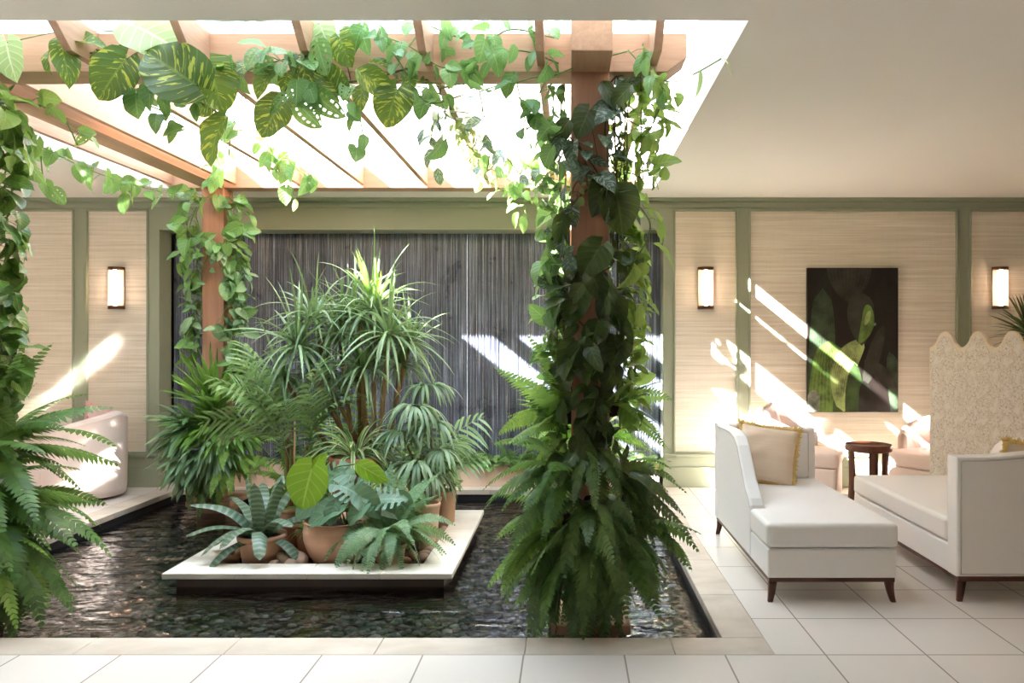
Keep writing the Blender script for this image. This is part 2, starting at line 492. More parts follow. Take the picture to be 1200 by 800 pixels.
def leaf_tpl(width=0.8, nu=9, nv=3, p0=0.45, p1=0.8, lobe=0.25, fold=0.3, bend=0.5, wav=0.03, holes=0, splits=0, seed=0, point=1.0):
    """one leaf of length 1 along +Y, normal +Z; optional window holes or edge splits"""
    r = np.random.RandomState(seed)
    u = np.linspace(0, 1, nu); v = np.linspace(-1, 1, 2 * nv + 1)
    w = (u + 0.002) ** p0 * (1 - u) ** (p1 * point)
    w = w / w.max() * width * 0.5
    U, Vv = np.meshgrid(u, v, indexing='ij')
    X = Vv * w[:, None]
    Y = U - lobe * np.abs(Vv) ** 1.3 * (1 - U) ** 3
    Z = fold * np.abs(X) - bend * 0.5 * Y ** 2 + wav * np.sin(U * 14 + r.rand() * 6 + np.sign(Vv) * 1.5) * np.abs(Vv) ** 2
    Z += (r.rand() - .5) * 0.5 * X          # a little twist
    V = np.stack([X, Y, Z], -1).reshape(-1, 3)
    UV = np.stack([Vv * .5 + .5, U], -1).reshape(-1, 2)
    m = 2 * nv + 1
    Q = []
    for i in range(nu - 1):
        for j in range(m - 1):
            side = j - nv if j >= nv else nv - 1 - j
            if holes and 1 <= i < nu - 2 and side == nv // 2 and i % 2 == (1 if j >= nv else 0): continue
            if splits and 2 <= i < nu - 2 and side >= nv - splits and i % 2 == (0 if j >= nv else 1): continue
            Q.append((i * m + j, i * m + j + 1, (i + 1) * m + j + 1, (i + 1) * m + j))
    return V, np.array(Q), UV


T_heart = [leaf_tpl(.85, 8, 2, .42, .8, .28, .25 + .1 * k, .35 + .25 * k, .03, seed=k) for k in range(4)]
T_ovate = [leaf_tpl(.58, 8, 2, .6, .8, .06, .3, .3 + .3 * k, .03, seed=k + 4) for k in range(4)]
T_big = [leaf_tpl(.98, 12, 4, .42, .72, .26, .18 + .08 * k, .3 + .2 * k, .035, seed=k + 9) for k in range(3)]
T_hole = [leaf_tpl(.72, 13, 5, .45, .75, .14, .15, .3 + .2 * k, .02, holes=1, seed=k + 13) for k in range(3)]
T_mons = [leaf_tpl(1.0, 15, 5, .4, .62, .3, .12, .45 + .2 * k, .02, splits=3, seed=k + 17) for k in range(3)]
T_small = [leaf_tpl(.6, 5, 1, .6, .8, .05, .3, .5, .0, seed=k + 21) for k in range(3)]
T_lance = [leaf_tpl(.26, 7, 1, .7, .75, .0, .35, .3 + .3 * k, .01, seed=k + 25) for k in range(4)]


def place(mb, tpl, base, tip, normal, scale, wscale=1.0, mi=0):
    V, Q, UV = tpl
    y = nrm(tip); n = np.asarray(normal, float)
    x = np.cross(y, n)
    if np.linalg.norm(x) < 1e-3: x = np.cross(y, [0.3, 0.8, 0.1])
    x = nrm(x); z = np.cross(x, y)
    W = (V[:, 0:1] * wscale) * x + V[:, 1:2] * y + V[:, 2:3] * z
    mb.add(np.asarray(base) + W * scale, Q, None, UV, mi)


def curve(base, d, L, droop, n, wob=0.0, r=rng):
    """points of a stem that starts along d and bends towards the ground"""
    d = nrm(np.asarray(d, float)); p = np.asarray(base, float).copy()
    out = [p.copy()]; h = L / n
    for i in range(n):
        d = nrm(d + np.array([0, 0, -droop / n]) + (r.randn(3) * wob if wob else 0))
        p = p + d * h
        out.append(p.copy())
    return np.array(out)


def catmull(pts, k=8):
    pts = np.asarray(pts, float)
    if len(pts) < 3: return np.array([pts[0] + (pts[-1] - pts[0]) * t for t in np.linspace(0, 1, k + 1)])
    q = np.vstack([2 * pts[0] - pts[1], pts, 2 * pts[-1] - pts[-2]])
    out = []
    for i in range(1, len(q) - 2):
        a, b, c, d = q[i - 1:i + 3]
        for t in np.arange(k) / k:
            out.append(.5 * (2 * b + (c - a) * t + (2 * a - 5 * b + 4 * c - d) * t * t + (3 * b - a - 3 * c + d) * t ** 3))
    out.append(pts[-1])
    return np.array(out)


def frond(mb, base, d, L, droop, pairs=26, plen=.16, pw=.03, ang=25, start=.1, pdroop=.15, nseg=2, shape='fern', az=None, r=rng, lift=0.0):
    """pinnate leaf: rachis with a pair of leaflets at every node"""
    pts = curve(base, d, L, droop, pairs, 0.012, r)
    t = nrm(np.gradient(pts, axis=0))
    if az is None: az = math.atan2(d[1], d[0])
    side0 = np.array([-math.sin(az), math.cos(az), 0]); side0 = nrm(side0 + r.randn(3) * .42)
    s = nrm(side0 - (t @ side0)[:, None] * t)
    nn = np.cross(s, t)
    # rachis as a narrow strip
    w0 = L * .008
    k = len(pts); ww = w0 * (1 - .8 * np.linspace(0, 1, k))[:, None]
    V = np.concatenate([pts - s * ww, pts + s * ww])
    i = np.arange(k - 1)
    mb.add(V, np.stack([i, i + k, i + k + 1, i + 1], -1), None, np.tile([[.5, .5]], (2 * k, 1)))
    u = np.linspace(0, 1, k); sel = np.where(u > start)[0][:-1]
    uu = (u[sel] - start) / (1 - start)
    if shape == 'fern': prof = np.minimum(1, uu * 5 + .45) * (1 - uu ** 2.2) + .05
    else: prof = np.sin(PI * (uu * .82 + .14)) ** .7
    for sg in (1, -1):
        a = rad(ang) * (1 + r.randn(len(sel)) * .1)
        pd = nrm(s[sel] * sg * np.cos(a)[:, None] + t[sel] * np.sin(a)[:, None] + nn[sel] * lift)
        l = (L * plen * prof * (1 + r.randn(len(sel)) * .05))[:, None]
        wd = nrm(t[sel] * np.cos(a)[:, None] - s[sel] * sg * np.sin(a)[:, None]) * (L * pw) * (0.55 + .45 * prof)[:, None]
        rows = []
        for q in range(nseg + 1):
            f = q / nseg
            c = pts[sel] + pd * l * f + np.array([0, 0, -1.0]) * l * pdroop * f * f
            prf = (0.75, 1.0, 0.0) if nseg == 2 else (0.5, 1.0, .75, 0.0)
            e = prf[min(q, len(prf) - 1)] * .5
            if q == nseg: rows += [c]
            else: rows += [c - wd * e, c + wd * e]
        m = len(sel); V = np.concatenate(rows)
        idx = np.arange(m)
        Q = []; 
        for q in range(nseg - 1):
            Q.append(np.stack([idx + 2 * q * m, idx + (2 * q + 1) * m, idx + (2 * q + 3) * m, idx + (2 * q + 2) * m], -1))
        T = np.stack([idx + 2 * (nseg - 1) * m, idx + (2 * (nseg - 1) + 1) * m, idx + 2 * nseg * m], -1)
        UV = np.concatenate([np.tile([[0.3 if e % 2 == 0 else 0.7, (e // 2) / nseg]], (m, 1)) for e in range(2 * nseg + 1)])
        mb.add(V, np.concatenate(Q), T, UV)


def strap(mb, base, d, L, w, droop, n=9, fold=.3, p0=.35, p1=.7, az=None, r=rng, wob=.01, taper=None):
    pts = curve(base, d, L, droop, n, wob, r)
    t = nrm(np.gradient(pts, axis=0))
    if az is None: az = math.atan2(d[1], d[0])
    s0 = np.array([-math.sin(az), math.cos(az), 0]); s0 = nrm(s0 + r.randn(3) * .2)
    s = nrm(s0 - (t @ s0)[:, None] * t); nn = np.cross(s, t)
    u = np.linspace(0, 1, n + 1)
    wp = (u + .02) ** p0 * (1 - u) ** p1; wp = wp / wp.max() * w * .5
    wp[0] = max(wp[0], w * .15)
    wp = wp[:, None]
    V = np.concatenate([pts - s * wp + nn * wp * fold, pts, pts + s * wp + nn * wp * fold])
    k = n + 1; i = np.arange(n)
    Q = np.concatenate([np.stack([i, i + k, i + k + 1, i + 1], -1), np.stack([i + k, i + 2 * k, i + 2 * k + 1, i + k + 1], -1)])
    UV = np.concatenate([np.stack([np.full(k, a), u], -1) for a in (0, .5, 1)])
    mb.add(V, Q, None, UV)


def sph(az, el):
    return np.array([math.cos(rad(az)) * math.cos(rad(el)), math.sin(rad(az)) * math.cos(rad(el)), math.sin(rad(el))])


def rosette(mb, c, n, L, w, el=(10, 80), az=(0, 360), droop=1.2, Lj=.25, r=rng, rad0=.02, **kw):
    for k in range(n):
        f = (k + .5) / n
        a = az[0] + (az[1] - az[0]) * ((k * 0.618034) % 1) + r.randn() * 6
        e = el[0] + (el[1] - el[0]) * f + r.randn() * 5
        d = sph(a, e)
        l = L * (1 - Lj * r.rand())
        strap(mb, np.asarray(c) + np.array([math.cos(rad(a)), math.sin(rad(a)), 0]) * rad0, d, l, w * (.8 + .4 * r.rand()), droop * (.7 + .6 * r.rand()), r=r, **kw)


def fern_plant(name, label, c, out_az, spread, n, L, el=(-25, 75), droop=1.5, mat='fern', group=None, plen=.165, pairs=22, pw=.05, seed=1, cat='fern', parent=None, lift=0):
    """a sword fern; out_az is the side it grows to, spread the half angle of its fan"""
    r = np.random.RandomState(seed)
    mb = MB()
    n = int(n * .8)
    for k in range(n):
        a = out_az + spread * (2 * ((k * .618034 + r.rand() * .1) % 1) - 1)
        e = el[0] + (el[1] - el[0]) * (k + .5) / n + r.randn() * 7
        frond(mb, np.asarray(c) + r.randn(3) * .012, sph(a, e), L * (.66 + .55 * r.rand()), droop * (.5 + .8 * r.rand()), pairs, plen * (.85 + .3 * r.rand()), pw, 22 + 10 * r.rand(), .08, .15 + .2 * r.rand(), r=r, lift=lift)
    crown = MB()
    crown.lathe([(0.001, .035), (.03, .03), (.045, 0), (.035, -.035), (.001, -.045)], c, 10)
    if parent is not None:
        return mb.build('foliage', L_[mat], parent)
    root = thing(name, label, cat, tuple(c), 0, group)
    mb.build('foliage', L_[mat], root)
    crown.build('crown', M['soil'], root)
    return root


def vine(name, label, paths, mat, tpls, size=(.07, .12), step=.05, out=None, group=None, seed=3, petiole=.05, down=.7, stem_r=.004, skip=0.0, cat='vine', extra=None, per=1, stem_mat='green_stem'):
    """climbing or trailing vine: stem tubes along the paths, a leaf on a short stalk every step"""
    r = np.random.RandomState(seed)
    root = thing(name, label, cat, tuple(np.asarray(paths[0][0], float)), 0, group)
    fo = MB(); st = MB()
    done = None
    for path in paths:
        path = [np.asarray(p_, float) for p_ in path]
        if done is not None:
            j = np.argmin(np.linalg.norm(done - path[0], axis=1))
            if np.linalg.norm(done[j] - path[0]) > .01: st.tube(catmull([done[j], (done[j] + path[0]) / 2 + np.array([0, 0, .01]), path[0]], 4), stem_r, 5)
        pts = catmull(path, 7) + r.randn(1, 3) * .003
        st.tube(pts, stem_r, 5)
        done = pts if done is None else np.vstack([done, pts])
        seg = np.linalg.norm(np.diff(pts, axis=0), axis=1); cum = np.concatenate([[0], np.cumsum(seg)])
        s = step * r.rand()
        while s < cum[-1]:
            i = min(np.searchsorted(cum, s), len(pts) - 1); i = max(i, 1)
            f = (s - cum[i - 1]) / (seg[i - 1] + 1e-9)
            p = pts[i - 1] * (1 - f) + pts[i] * f
            s += step * (.6 + .8 * r.rand())
            if r.rand() < skip: continue
            for _ in range(per):
                o = nrm(out(p, r)) if out else nrm(r.randn(3))
                q = p + nrm(o + r.randn(3) * .45 + np.array([0, 0, -.1])) * petiole * (.5 + r.rand())
                tip = o * .35 + np.array([0, 0, -down]) + r.randn(3) * .42
                nor = o + np.array([0, 0, .45]) + r.randn(3) * .3
                sz = size[0] + (size[1] - size[0]) * r.rand() ** 1.3
                place(fo, tpls[r.randint(len(tpls))], q, tip, nor, sz, .85 + .3 * r.rand())
                st.tube([p, (p + q) / 2 + np.array([0, 0, .006]), q], .0016, 3, False)
    if extra:
        for (b, tip, nor, sz, tp) in extra:
            place(fo, tp, b, tip, nor, sz)
            b = np.asarray(b)
            e_ = done[np.argmin(np.linalg.norm(done - b, axis=1))]
            st.tube(catmull([b, (b + e_) / 2 + np.array([0, 0, .02]), e_], 4), .003, 4)
    fo.build('foliage', L_[mat], root)
    st.build('stem', M[stem_mat], root)
    return root


def pot(root, c, r_top, h, r_bot, mat, kind='flare', soil=True, name='pot', grooves=0):
    """a clay pot standing at c"""
    mb = MB()
    if kind == 'flare':
        pr = [(0.001, 0), (r_bot, 0), (r_bot + (r_top - r_bot) * .5, h * .45), (r_top * .97, h * .82), (r_top * .97, h * .83), (r_top * 1.06, h * .84), (r_top * 1.08, h * .92), (r_top * 1.06, h), (r_top * .96, h), (r_top * .9, h * .9), (r_top * .88, h * .75)]
    elif kind == 'bowl':
        pr = [(0.001, 0), (r_bot, 0)]
        for k in range(1, 11):
            f = k / 10
            pr.append((r_bot + (r_top * 1.07 - r_bot) * math.sin(f * PI * .62) / 1.0 if f < .8 else r_top * (1.07 - .07 * (f - .8) / .2), h * f * .96))
            if f >= .6: pr.append((pr[-1][0] - .004, h * (f * .96 + .02)))
        pr += [(r_top * 1.03, h * .97), (r_top * 1.03, h), (r_top * .95, h), (r_top * .9, h * .8)]
    elif kind == 'plain':
        pr = [(0.001, 0), (r_bot * .96, 0), (r_bot, h * .03), (r_top * .97, h * .9), (r_top * 1.03, h * .93), (r_top * 1.03, h * .99), (r_top, h), (r_top * .93, h * .99), (r_top * .9, h * .75)]
    else:   # urn
        pr = [(0.001, 0), (r_bot, 0), (r_bot * 1.02, h * .06), (r_bot * .98, h * .1), (r_top * .85, h * .55), (r_top * .92, h * .74), (r_top * .9, h * .78), (r_top * .96, h * .8), (r_top * .94, h * .86), (r_top * 1.1, h * .93), (r_top * 1.12, h * .98), (r_top * 1.05, h), (r_top * .95, h * .99), (r_top * .85, h * .8)]
    mb.lathe(pr, c, 40)
    o = mb.build(name, M[mat], root)
    if soil:
        s = MB()
        s.lathe([(r_top * .9, h * .86), (r_top * .6, h * .89), (r_top * .3, h * .9), (0.001, h * .905)], c, 24)
        s.build('soil', M['soil'], o)
    return o
# =================================================================== ROOM
WY = 7.44                       # back wall
CZ = 2.784                      # ceiling
X0, X1, Y0 = -6.6, 6.2, -3.6
W = lambda px: (px - 666) * WY / F
Z = lambda py: 1.4 + (400 - py) * WY / F
PX0, PX1, PY0, PY1 = -3.70, .726, 3.643, 7.27      # pool opening
WL = -.10                                          # water level
SX0, SX1, SY0, SY1 = -3.75, .777, 3.324, 6.94      # skylight opening

CW = .20
struct(boxes('floor', [(X0, X1, Y0, PY0 - CW, -.3, 0), (X0, PX0 - CW, PY0 - CW, WY + .3, -.3, 0), (PX1 + CW, X1, PY0 - CW, WY + .3, -.3, 0),
                       (PX0 - CW, PX1 + CW, PY1 + .16, WY + .3, -.3, 0)], M['tiles']))
# coping: separate stones with fine joints
def coping(name, lst):
    return struct(boxes(name, lst, M['coping'], None, .004, 2))
jt = .0022
xs = [PX0 - CW] + [x for x in (-.196 + .675 * k for k in range(-6, 3)) if PX0 - CW + .1 < x < PX1 + CW - .1] + [PX1 + CW]
coping('trim_1', [(a + jt / 2, b - jt / 2, PY0 - CW + jt, PY0, -.045, .001) for a, b in zip(xs[:-1], xs[1:])])
ys = [PY0] + [PY0 + .62 + .675 * k for k in range(5)] + [PY1 + .16]
coping('trim_2', [(PX1, PX1 + CW - jt, a + jt / 2, b - jt / 2, -.045, .001) for a, b in zip(ys[:-1], ys[1:])])
coping('trim_3', [(PX0 - CW + jt, PX0, a + jt / 2, b - jt / 2, -.045, .001) for a, b in zip(ys[:-1], ys[1:])])
xs2 = [PX0 + .74 * k for k in range(6)] + [PX1]
coping('trim_4', [(a + jt / 2, b - jt / 2, PY1, PY1 + .16 - jt, -.045, .001) for a, b in zip(xs2[:-1], xs2[1:])])
# basin
BZ = -.26
e = .012
struct(boxes('pool_basin', [(PX0 - .1, PX1 + .1, PY0 - .1, PY1 + .1, BZ - .1, BZ), (PX0 - .1, PX0 - e, PY0 - .1, PY1 + .1, BZ, -.046),
                            (PX1 + e, PX1 + .1, PY0 - .1, PY1 + .1, BZ, -.046), (PX0, PX1, PY0 - .1, PY0 - e, BZ, -.046), (PX0, PX1, PY1 + e, PY1 + .1, BZ, -.046)], M['slate']))
# pebbles on the pool floor
def ico(sub):
    bm = bmesh.new(); bmesh.ops.create_icosphere(bm, subdivisions=sub, radius=1)
    V = np.array([v.co[:] for v in bm.verts]); T = np.array([[v.index for v in f.verts] for f in bm.faces]); bm.free()
    return V, T
IV, IT = ico(2); IV1, IT1 = ico(1)
mb = MB()
N = 7600
cx = rng.uniform(PX0 + .03, PX1 - .03, N); cy = PY0 + .03 + (PY1 - PY0 - .06) * rng.rand(N) ** 1.25
for k in range(N):
    if -2.42 < cx[k] < -.74 and 4.68 < cy[k] < 6.38: continue
    if any(abs(cx[k] - a) < .22 and abs(cy[k] - b) < .22 for a in (-3.115, .11) for b in (3.945, 6.85)): continue
    V, T = (IV, IT) if cy[k] < 4.3 and k % 2 == 0 else (IV1, IT1)
    a = rng.rand() * 6.28; s = rng.uniform(.018, .038) * np.array([1, .72 + .25 * rng.rand(), .5])
    X = V * s
    X = np.stack([X[:, 0] * math.cos(a) - X[:, 1] * math.sin(a), X[:, 0] * math.sin(a) + X[:, 1] * math.cos(a), X[:, 2]], -1)
    mb.add(X + [cx[k], cy[k], BZ + .012 + rng.rand() * .02], None, T)
tag(mb.build('pool_pebbles', M['pebble']), 'dark rounded pebbles covering the bottom of the pool', 'pebbles', kind='stuff')
# water surface
mb = MB()
nx, ny = 40, 34
gx = np.linspace(PX0, PX1, nx); gy = np.linspace(PY0, PY1, ny)
A, B = np.meshgrid(gx, gy)
i = (np.arange(ny - 1)[:, None] * nx + np.arange(nx - 1)[None, :]).ravel()
mb.add(np.stack([A, B, np.full_like(A, WL)], -1).reshape(-1, 3), np.stack([i, i + 1, i + nx + 1, i + nx], -1))
tag(mb.build('pool_water', M['water']), 'shallow rippling dark water filling the indoor pool', 'water', kind='stuff')

# ceiling with the skylight opening and its white upstand
T_ = .42
struct(boxes('ceiling', [(X0, X1, Y0, SY0, CZ, CZ + T_), (X0, X1, SY1, WY + .4, CZ, CZ + T_), (X0, SX0, SY0, SY1, CZ, CZ + T_), (SX1, X1, SY0, SY1, CZ, CZ + T_)], M['plaster']))
struct(boxes('trim_5', [(SX0 - .1, SX0, SY0 - .1, SY1 + .1, CZ + T_, CZ + T_ + .14), (SX1, SX1 + .1, SY0 - .1, SY1 + .1, CZ + T_, CZ + T_ + .14),
                        (SX0, SX1, SY0 - .1, SY0, CZ + T_, CZ + T_ + .14), (SX0, SX1, SY1, SY1 + .1, CZ + T_, CZ + T_ + .14)], M['roof_white']))
sk = struct(boxes('window_1', [(SX0 - .1, SX1 + .1, SY0 - .1, SY0 - .04, CZ + T_ + .14, CZ + T_ + .2), (SX0 - .1, SX1 + .1, SY1 + .04, SY1 + .1, CZ + T_ + .14, CZ + T_ + .2),
                               (SX0 - .1, SX0 - .04, SY0 - .1, SY1 + .1, CZ + T_ + .14, CZ + T_ + .2), (SX1 + .04, SX1 + .1, SY0 - .1, SY1 + .1, CZ + T_ + .14, CZ + T_ + .2)], M['roof_white']))
mb = MB(); mb.add([(SX0 - .05, SY0 - .05, CZ + T_ + .17), (SX1 + .05, SY0 - .05, CZ + T_ + .17), (SX1 + .05, SY1 + .05, CZ + T_ + .17), (SX0 - .05, SY1 + .05, CZ + T_ + .17)], [(0, 1, 2, 3)])
mb.build('pane', M['glass'], sk)

# unseen wall added on the roof to keep the sun off the scalloped screen
struct(boxes('sun_block_wall', [(X0, X1, SY0 - .45, SY0 - .14, CZ + T_, 5.35)], M['roof_white']))

# back wall: painted boarding with a recess for the water wall
RX0, RX1, RZ = W(188), W(777), Z(269.5)
RD = 7.69
FY = WY - .012            # face of stiles and rails
fr = []
pan = [(-131, -66), (-49, 86), (103, 173), (791, 862), (879, 1120), (1137, 1208), (1225, 1330)]
pt, pb = Z(247.5), Z(529)
edges = [X0] + [x for a, b in pan for x in (W(a), W(b))] + [X1]
solid = [(X0, W(-131))]
cur = [(X0, W(-131)), (W(-66), W(-49)), (W(86), W(103)), (W(173), RX0), (RX1, W(791)), (W(862), W(879)), (W(1120), W(1137)), (W(1208), W(1225)), (W(1330), X1)]
for a, b in cur: fr.append((a, b, FY, WY + .25, 0, CZ))
for a, b in pan:
    fr.append((W(a), W(b), FY, WY + .25, pt, CZ)); fr.append((W(a), W(b), FY, WY + .25, 0, pb))
fr.append((RX0, RX1, FY, RD + .1, RZ, CZ))
fr.append((RX0 - .3, RX0, WY + .2, RD + .1, 0, RZ)); fr.append((RX1, RX1 + .3, WY + .2, RD + .1, 0, RZ))
wall = struct(boxes('wall_back', fr, M['green']))
for a, b in pan:
    wp = boxes('wallpaper_panel', [(W(a) - .01, W(b) + .01, WY + .008, WY + .03, pb - .01, pt + .01)], M['grass'], wall)
    m = .016
    o = boxes('panel_moulding', [(W(a) - m, W(a) + .002, FY - .014, FY + .004, pb - m, pt + m), (W(b) - .002, W(b) + m, FY - .014, FY + .004, pb - m, pt + m),
                                 (W(a), W(b), FY - .014, FY + .004, pt - .002, pt + m), (W(a), W(b), FY - .014, FY + .004, pb - m, pb + .002)], M['green'], wp, .005, 2)
# recess edge bead
boxes('recess_moulding', [(RX0 - .014, RX0 + .002, FY - .012, FY + .02, 0, RZ + .014), (RX1 - .002, RX1 + .014, FY - .012, FY + .02, 0, RZ + .014), (RX0, RX1, FY - .012, FY + .02, RZ - .002, RZ + .014)], M['green'], wall, .004, 2)
# cornice, dado band and skirting
struct(boxes('trim_6', [(X0, X1, FY - .022, FY, Z(236), CZ), (X0, X1, FY - .012, FY, Z(243.5), Z(239))], M['green'], None, .004))
for k, (a, b) in enumerate([(X0, RX0), (RX1, X1)]):
    struct(boxes('baseboard_back' if k == 0 else 'baseboard_back.001', [(a, b, FY - .03, FY + .001, 0, Z(546.5)), (a, b, FY - .016, FY + .001, Z(546.5), Z(534.5)), (a, b, FY - .03, FY, Z(534.5), Z(531))], M['green'], None, .004))
WN = [0]
def fill_windows(wname, axis, at, lo, hi, spans, z0, z1, th):
    """a plastered wall along an axis with framed window openings added for fill light"""
    lst = []; cur = lo
    def bx(a, b, c, d, t0=0.0, t1=1.0):
        p, q = at + th * t0, at + th * t1
        p, q = min(p, q), max(p, q)
        return (p, q, a, b, c, d) if axis == 'y' else (a, b, p, q, c, d)
    for a, b in spans:
        lst += [bx(cur, a, 0, CZ), bx(a, b, 0, z0), bx(a, b, z1, CZ)]; cur = b
    lst.append(bx(cur, hi, 0, CZ))
    struct(boxes(wname, lst, M['plaster']))
    for a, b in spans:
        WN[0] += 1; f = .05; m = (a + b) / 2
        fr_ = [bx(a, a + f, z0, z1, .3, .6), bx(b - f, b, z0, z1, .3, .6), bx(a + f, b - f, z0, z0 + f, .3, .6), bx(a + f, b - f, z1 - f, z1, .3, .6), bx(m - f / 2, m + f / 2, z0 + f, z1 - f, .3, .6)]
        w_ = struct(boxes('window_%d' % (WN[0] + 1), fr_, M['green']))
        g = bx(a + .02, b - .02, z0 + .02, z1 - .02, .44, .46)
        boxes('pane', [g], M['glass'], w_)


fill_windows('wall_left', 'y', X0, Y0, WY + .4, [(2.6, 3.4)], .9, 2.3, -.2)  # unseen window added to let in fill light from the left
struct(boxes('wall_right', [(X1, X1 + .2, Y0, WY + .4, 0, CZ)], M['plaster']))
fill_windows('wall_front', 'x', Y0, X0, X1, [(-5.8, -5.0)], 1.2, 2.2, -.2)  # small window behind the camera, also added for fill

# ribbed slate water wall
slab = []
sx = [RX0, W(309.5), W(543.5), RX1]
for a, b in zip(sx[:-1], sx[1:]):
    slab.append((a + .003, b - .003, RD, RD + .05, -.1, RZ + .02))
fall = thing('slate_waterfall', 'dark ribbed slate water wall in the green framed recess', 'water feature', ((RX0 + RX1) / 2, RD, 0))
for s in slab:
    boxes('slate_slab', [s], M['fall'], fall)
mb = MB()
r = np.random.RandomState(4)
xsn = np.concatenate([r.uniform(RX0 + .02, RX1 - .02, 330), np.repeat([W(309.5), W(543.5)], 3) + r.randn(6) * .004])
for x in xsn:
    zt = RZ - .01; zb = .02
    n = 9
    zz = np.linspace(zt, zb, n)
    mb.tube(np.stack([x + r.randn(n) * .0015, RD - .006 - r.rand(n) * .006, zz], -1), .0009 + .0011 * r.rand(n), 4, False)
tag(mb.build('water_threads', M['stream'], fall), kind='stuff')

# =================================================================== PERGOLA
per = thing('pergola', 'pale wooden pergola with square posts standing in the pool under the skylight', 'pergola', (-1.5, 5.4, -.1))
BB, BT = 2.747, 2.94
PXs, PYs = (-3.115, .11), (3.945, 6.85)
hw = .095
for x in PXs:
    for y in PYs:
        top = BB
        boxes('post', [(x - hw, x + hw, y - hw, y + hw, .02, top)], M['wood_z'], per, .004)
        boxes('plinth', [(x - .195, x + .195, y - .195, y + .195, -.03, .02), (x - .13, x + .13, y - .13, y + .13, BZ, -.03)], M['wood_x'], per, .006)
# beams along the wall, chamfered ends
for y in PYs:
    y0 = y - hw; y1 = min(y + hw, SY1 - .012)
    xa, xb = -3.6, .593
    poly = [(xa + .1, BB), (xb - .1, BB), (xb, BB + .075), (xb, BT), (xa, BT), (xa, BB + .075)]
    extrude_poly('beam', poly, y0, y1, 'y', M['wood_x'], per, .003)
for x in PXs:
    for (a, b) in ((3.567, PYs[0] - hw), (PYs[0] + hw, PYs[1] - hw)):
        boxes('beam', [(x - hw - .001, x + hw + .001, a, b, BB - (.0 if a > 3.8 else .002), BT - .01)], M['wood_y'], per, .004)
rx = [.424 - .559 * k for k in range(8)]
for x in rx:
    xa = x - .02; xb = x + .02
    ya, yb = 3.50, SY1 - .015
    poly = [(ya + .15, 2.777), (yb, 2.777), (yb, 2.945), (ya, 2.945), (ya, 2.90)]
    extrude_poly('rafter', [(p[0], p[1]) for p in poly], xa, xb, 'x', M['wood_y'], per, .002)

# =================================================================== STONE ISLAND
IX0, IX1, IY0, IY1 = -2.455, -.70, 4.648, 6.41
RW = .215
isl = thing('planter_island', 'square white stone rimmed planter island standing in the dark pool', 'planter', ((IX0 + IX1) / 2, (IY0 + IY1) / 2, BZ))
rm = []
nseg = 4
for k in range(nseg):
    a = IX0 + (IX1 - IX0) * k / nseg; b = IX0 + (IX1 - IX0) * (k + 1) / nseg
    rm += [(a + .0012, b - .0012, IY0, IY0 + RW, -.035, 0), (a + .0012, b - .0012, IY1 - RW, IY1, -.035, 0)]
for k in range(3):
    a = IY0 + RW + (IY1 - IY0 - 2 * RW) * k / 3; b = IY0 + RW + (IY1 - IY0 - 2 * RW) * (k + 1) / 3
    rm += [(IX0, IX0 + RW, a + .0012, b - .0012, -.035, 0), (IX1 - RW, IX1, a + .0012, b - .0012, -.035, 0)]
boxes('stone_rim', rm, M['rim_stone'], isl, .004)
q = .06
boxes('plinth_wall', [(IX0 + q, IX1 - q, IY0 + q, IY0 + q + .08, BZ, -.035), (IX0 + q, IX1 - q, IY1 - q - .08, IY1 - q, BZ, -.035),
                      (IX0 + q, IX0 + q + .08, IY0 + q + .08, IY1 - q - .08, BZ, -.035), (IX1 - q - .08, IX1 - q, IY0 + q + .08, IY1 - q - .08, BZ, -.035)], M['plinth_dark'], isl)
SOIL = -.05
boxes('soil_bed', [(IX0 + RW - .06, IX1 - RW + .06, IY0 + RW - .06, IY1 - RW + .06, SOIL - .12, SOIL)], M['soil'], isl)

# =================================================================== LAMPS ON THE WALL
def sconce(px, label):
    x = W(px); zb, zt = Z(362), Z(313)
    s = thing('wall_sconce', label, 'wall lamp', (x, WY, zb), 0, 'half round bronze wall lamps')
    rr = .074
    def half(name, z0, z1, ro, mat, n=18, y0=WY - .0):
        pts = [(x + ro * math.cos(a), y0 - ro * .95 * math.sin(a)) for a in np.linspace(0, PI, n)]
        return extrude_poly(name, pts, z0, z1, 'z', mat, s, 0)
    half('cap', zt - .03, zt, rr + .004, M['bronze']); half('cap', zb, zb + .03, rr + .004, M['bronze'])
    boxes('back_plate', [(x - rr, x + rr, WY - .008, WY + .008, zb + .03, zt - .03)], M['bronze'], s)
    mb = MB()
    n = 26; a = np.linspace(0.02, PI - .02, n); ro = rr * (1 + .02 * np.cos(np.arange(n) * PI))
    V = np.concatenate([np.stack([x + ro * np.cos(a), WY - ro * .95 * np.sin(a), np.full(n, h)], -1) for h in (zb + .03, zt - .03)])
    i = np.arange(n - 1)
    mb.add(V, np.stack([i, i + 1, i + n + 1, i + n], -1))
    gs = mb.build('glass_shade', M['frost'], s)
    mb = MB(); mb.tube([(x, WY - .03, zb + .031), (x, WY - .03, (zb + zt) / 2), (x, WY - .03, zt - .031)], .014, 10)
    mb.build('lamp_rod', M['led'], gs)


sconce(137, 'bronze capped glowing wall lamp on the narrow panel left of the water wall')
sconce(827, 'bronze capped glowing wall lamp on the narrow panel between water wall and painting')
sconce(1171.5, 'bronze capped glowing wall lamp above the scalloped screen')

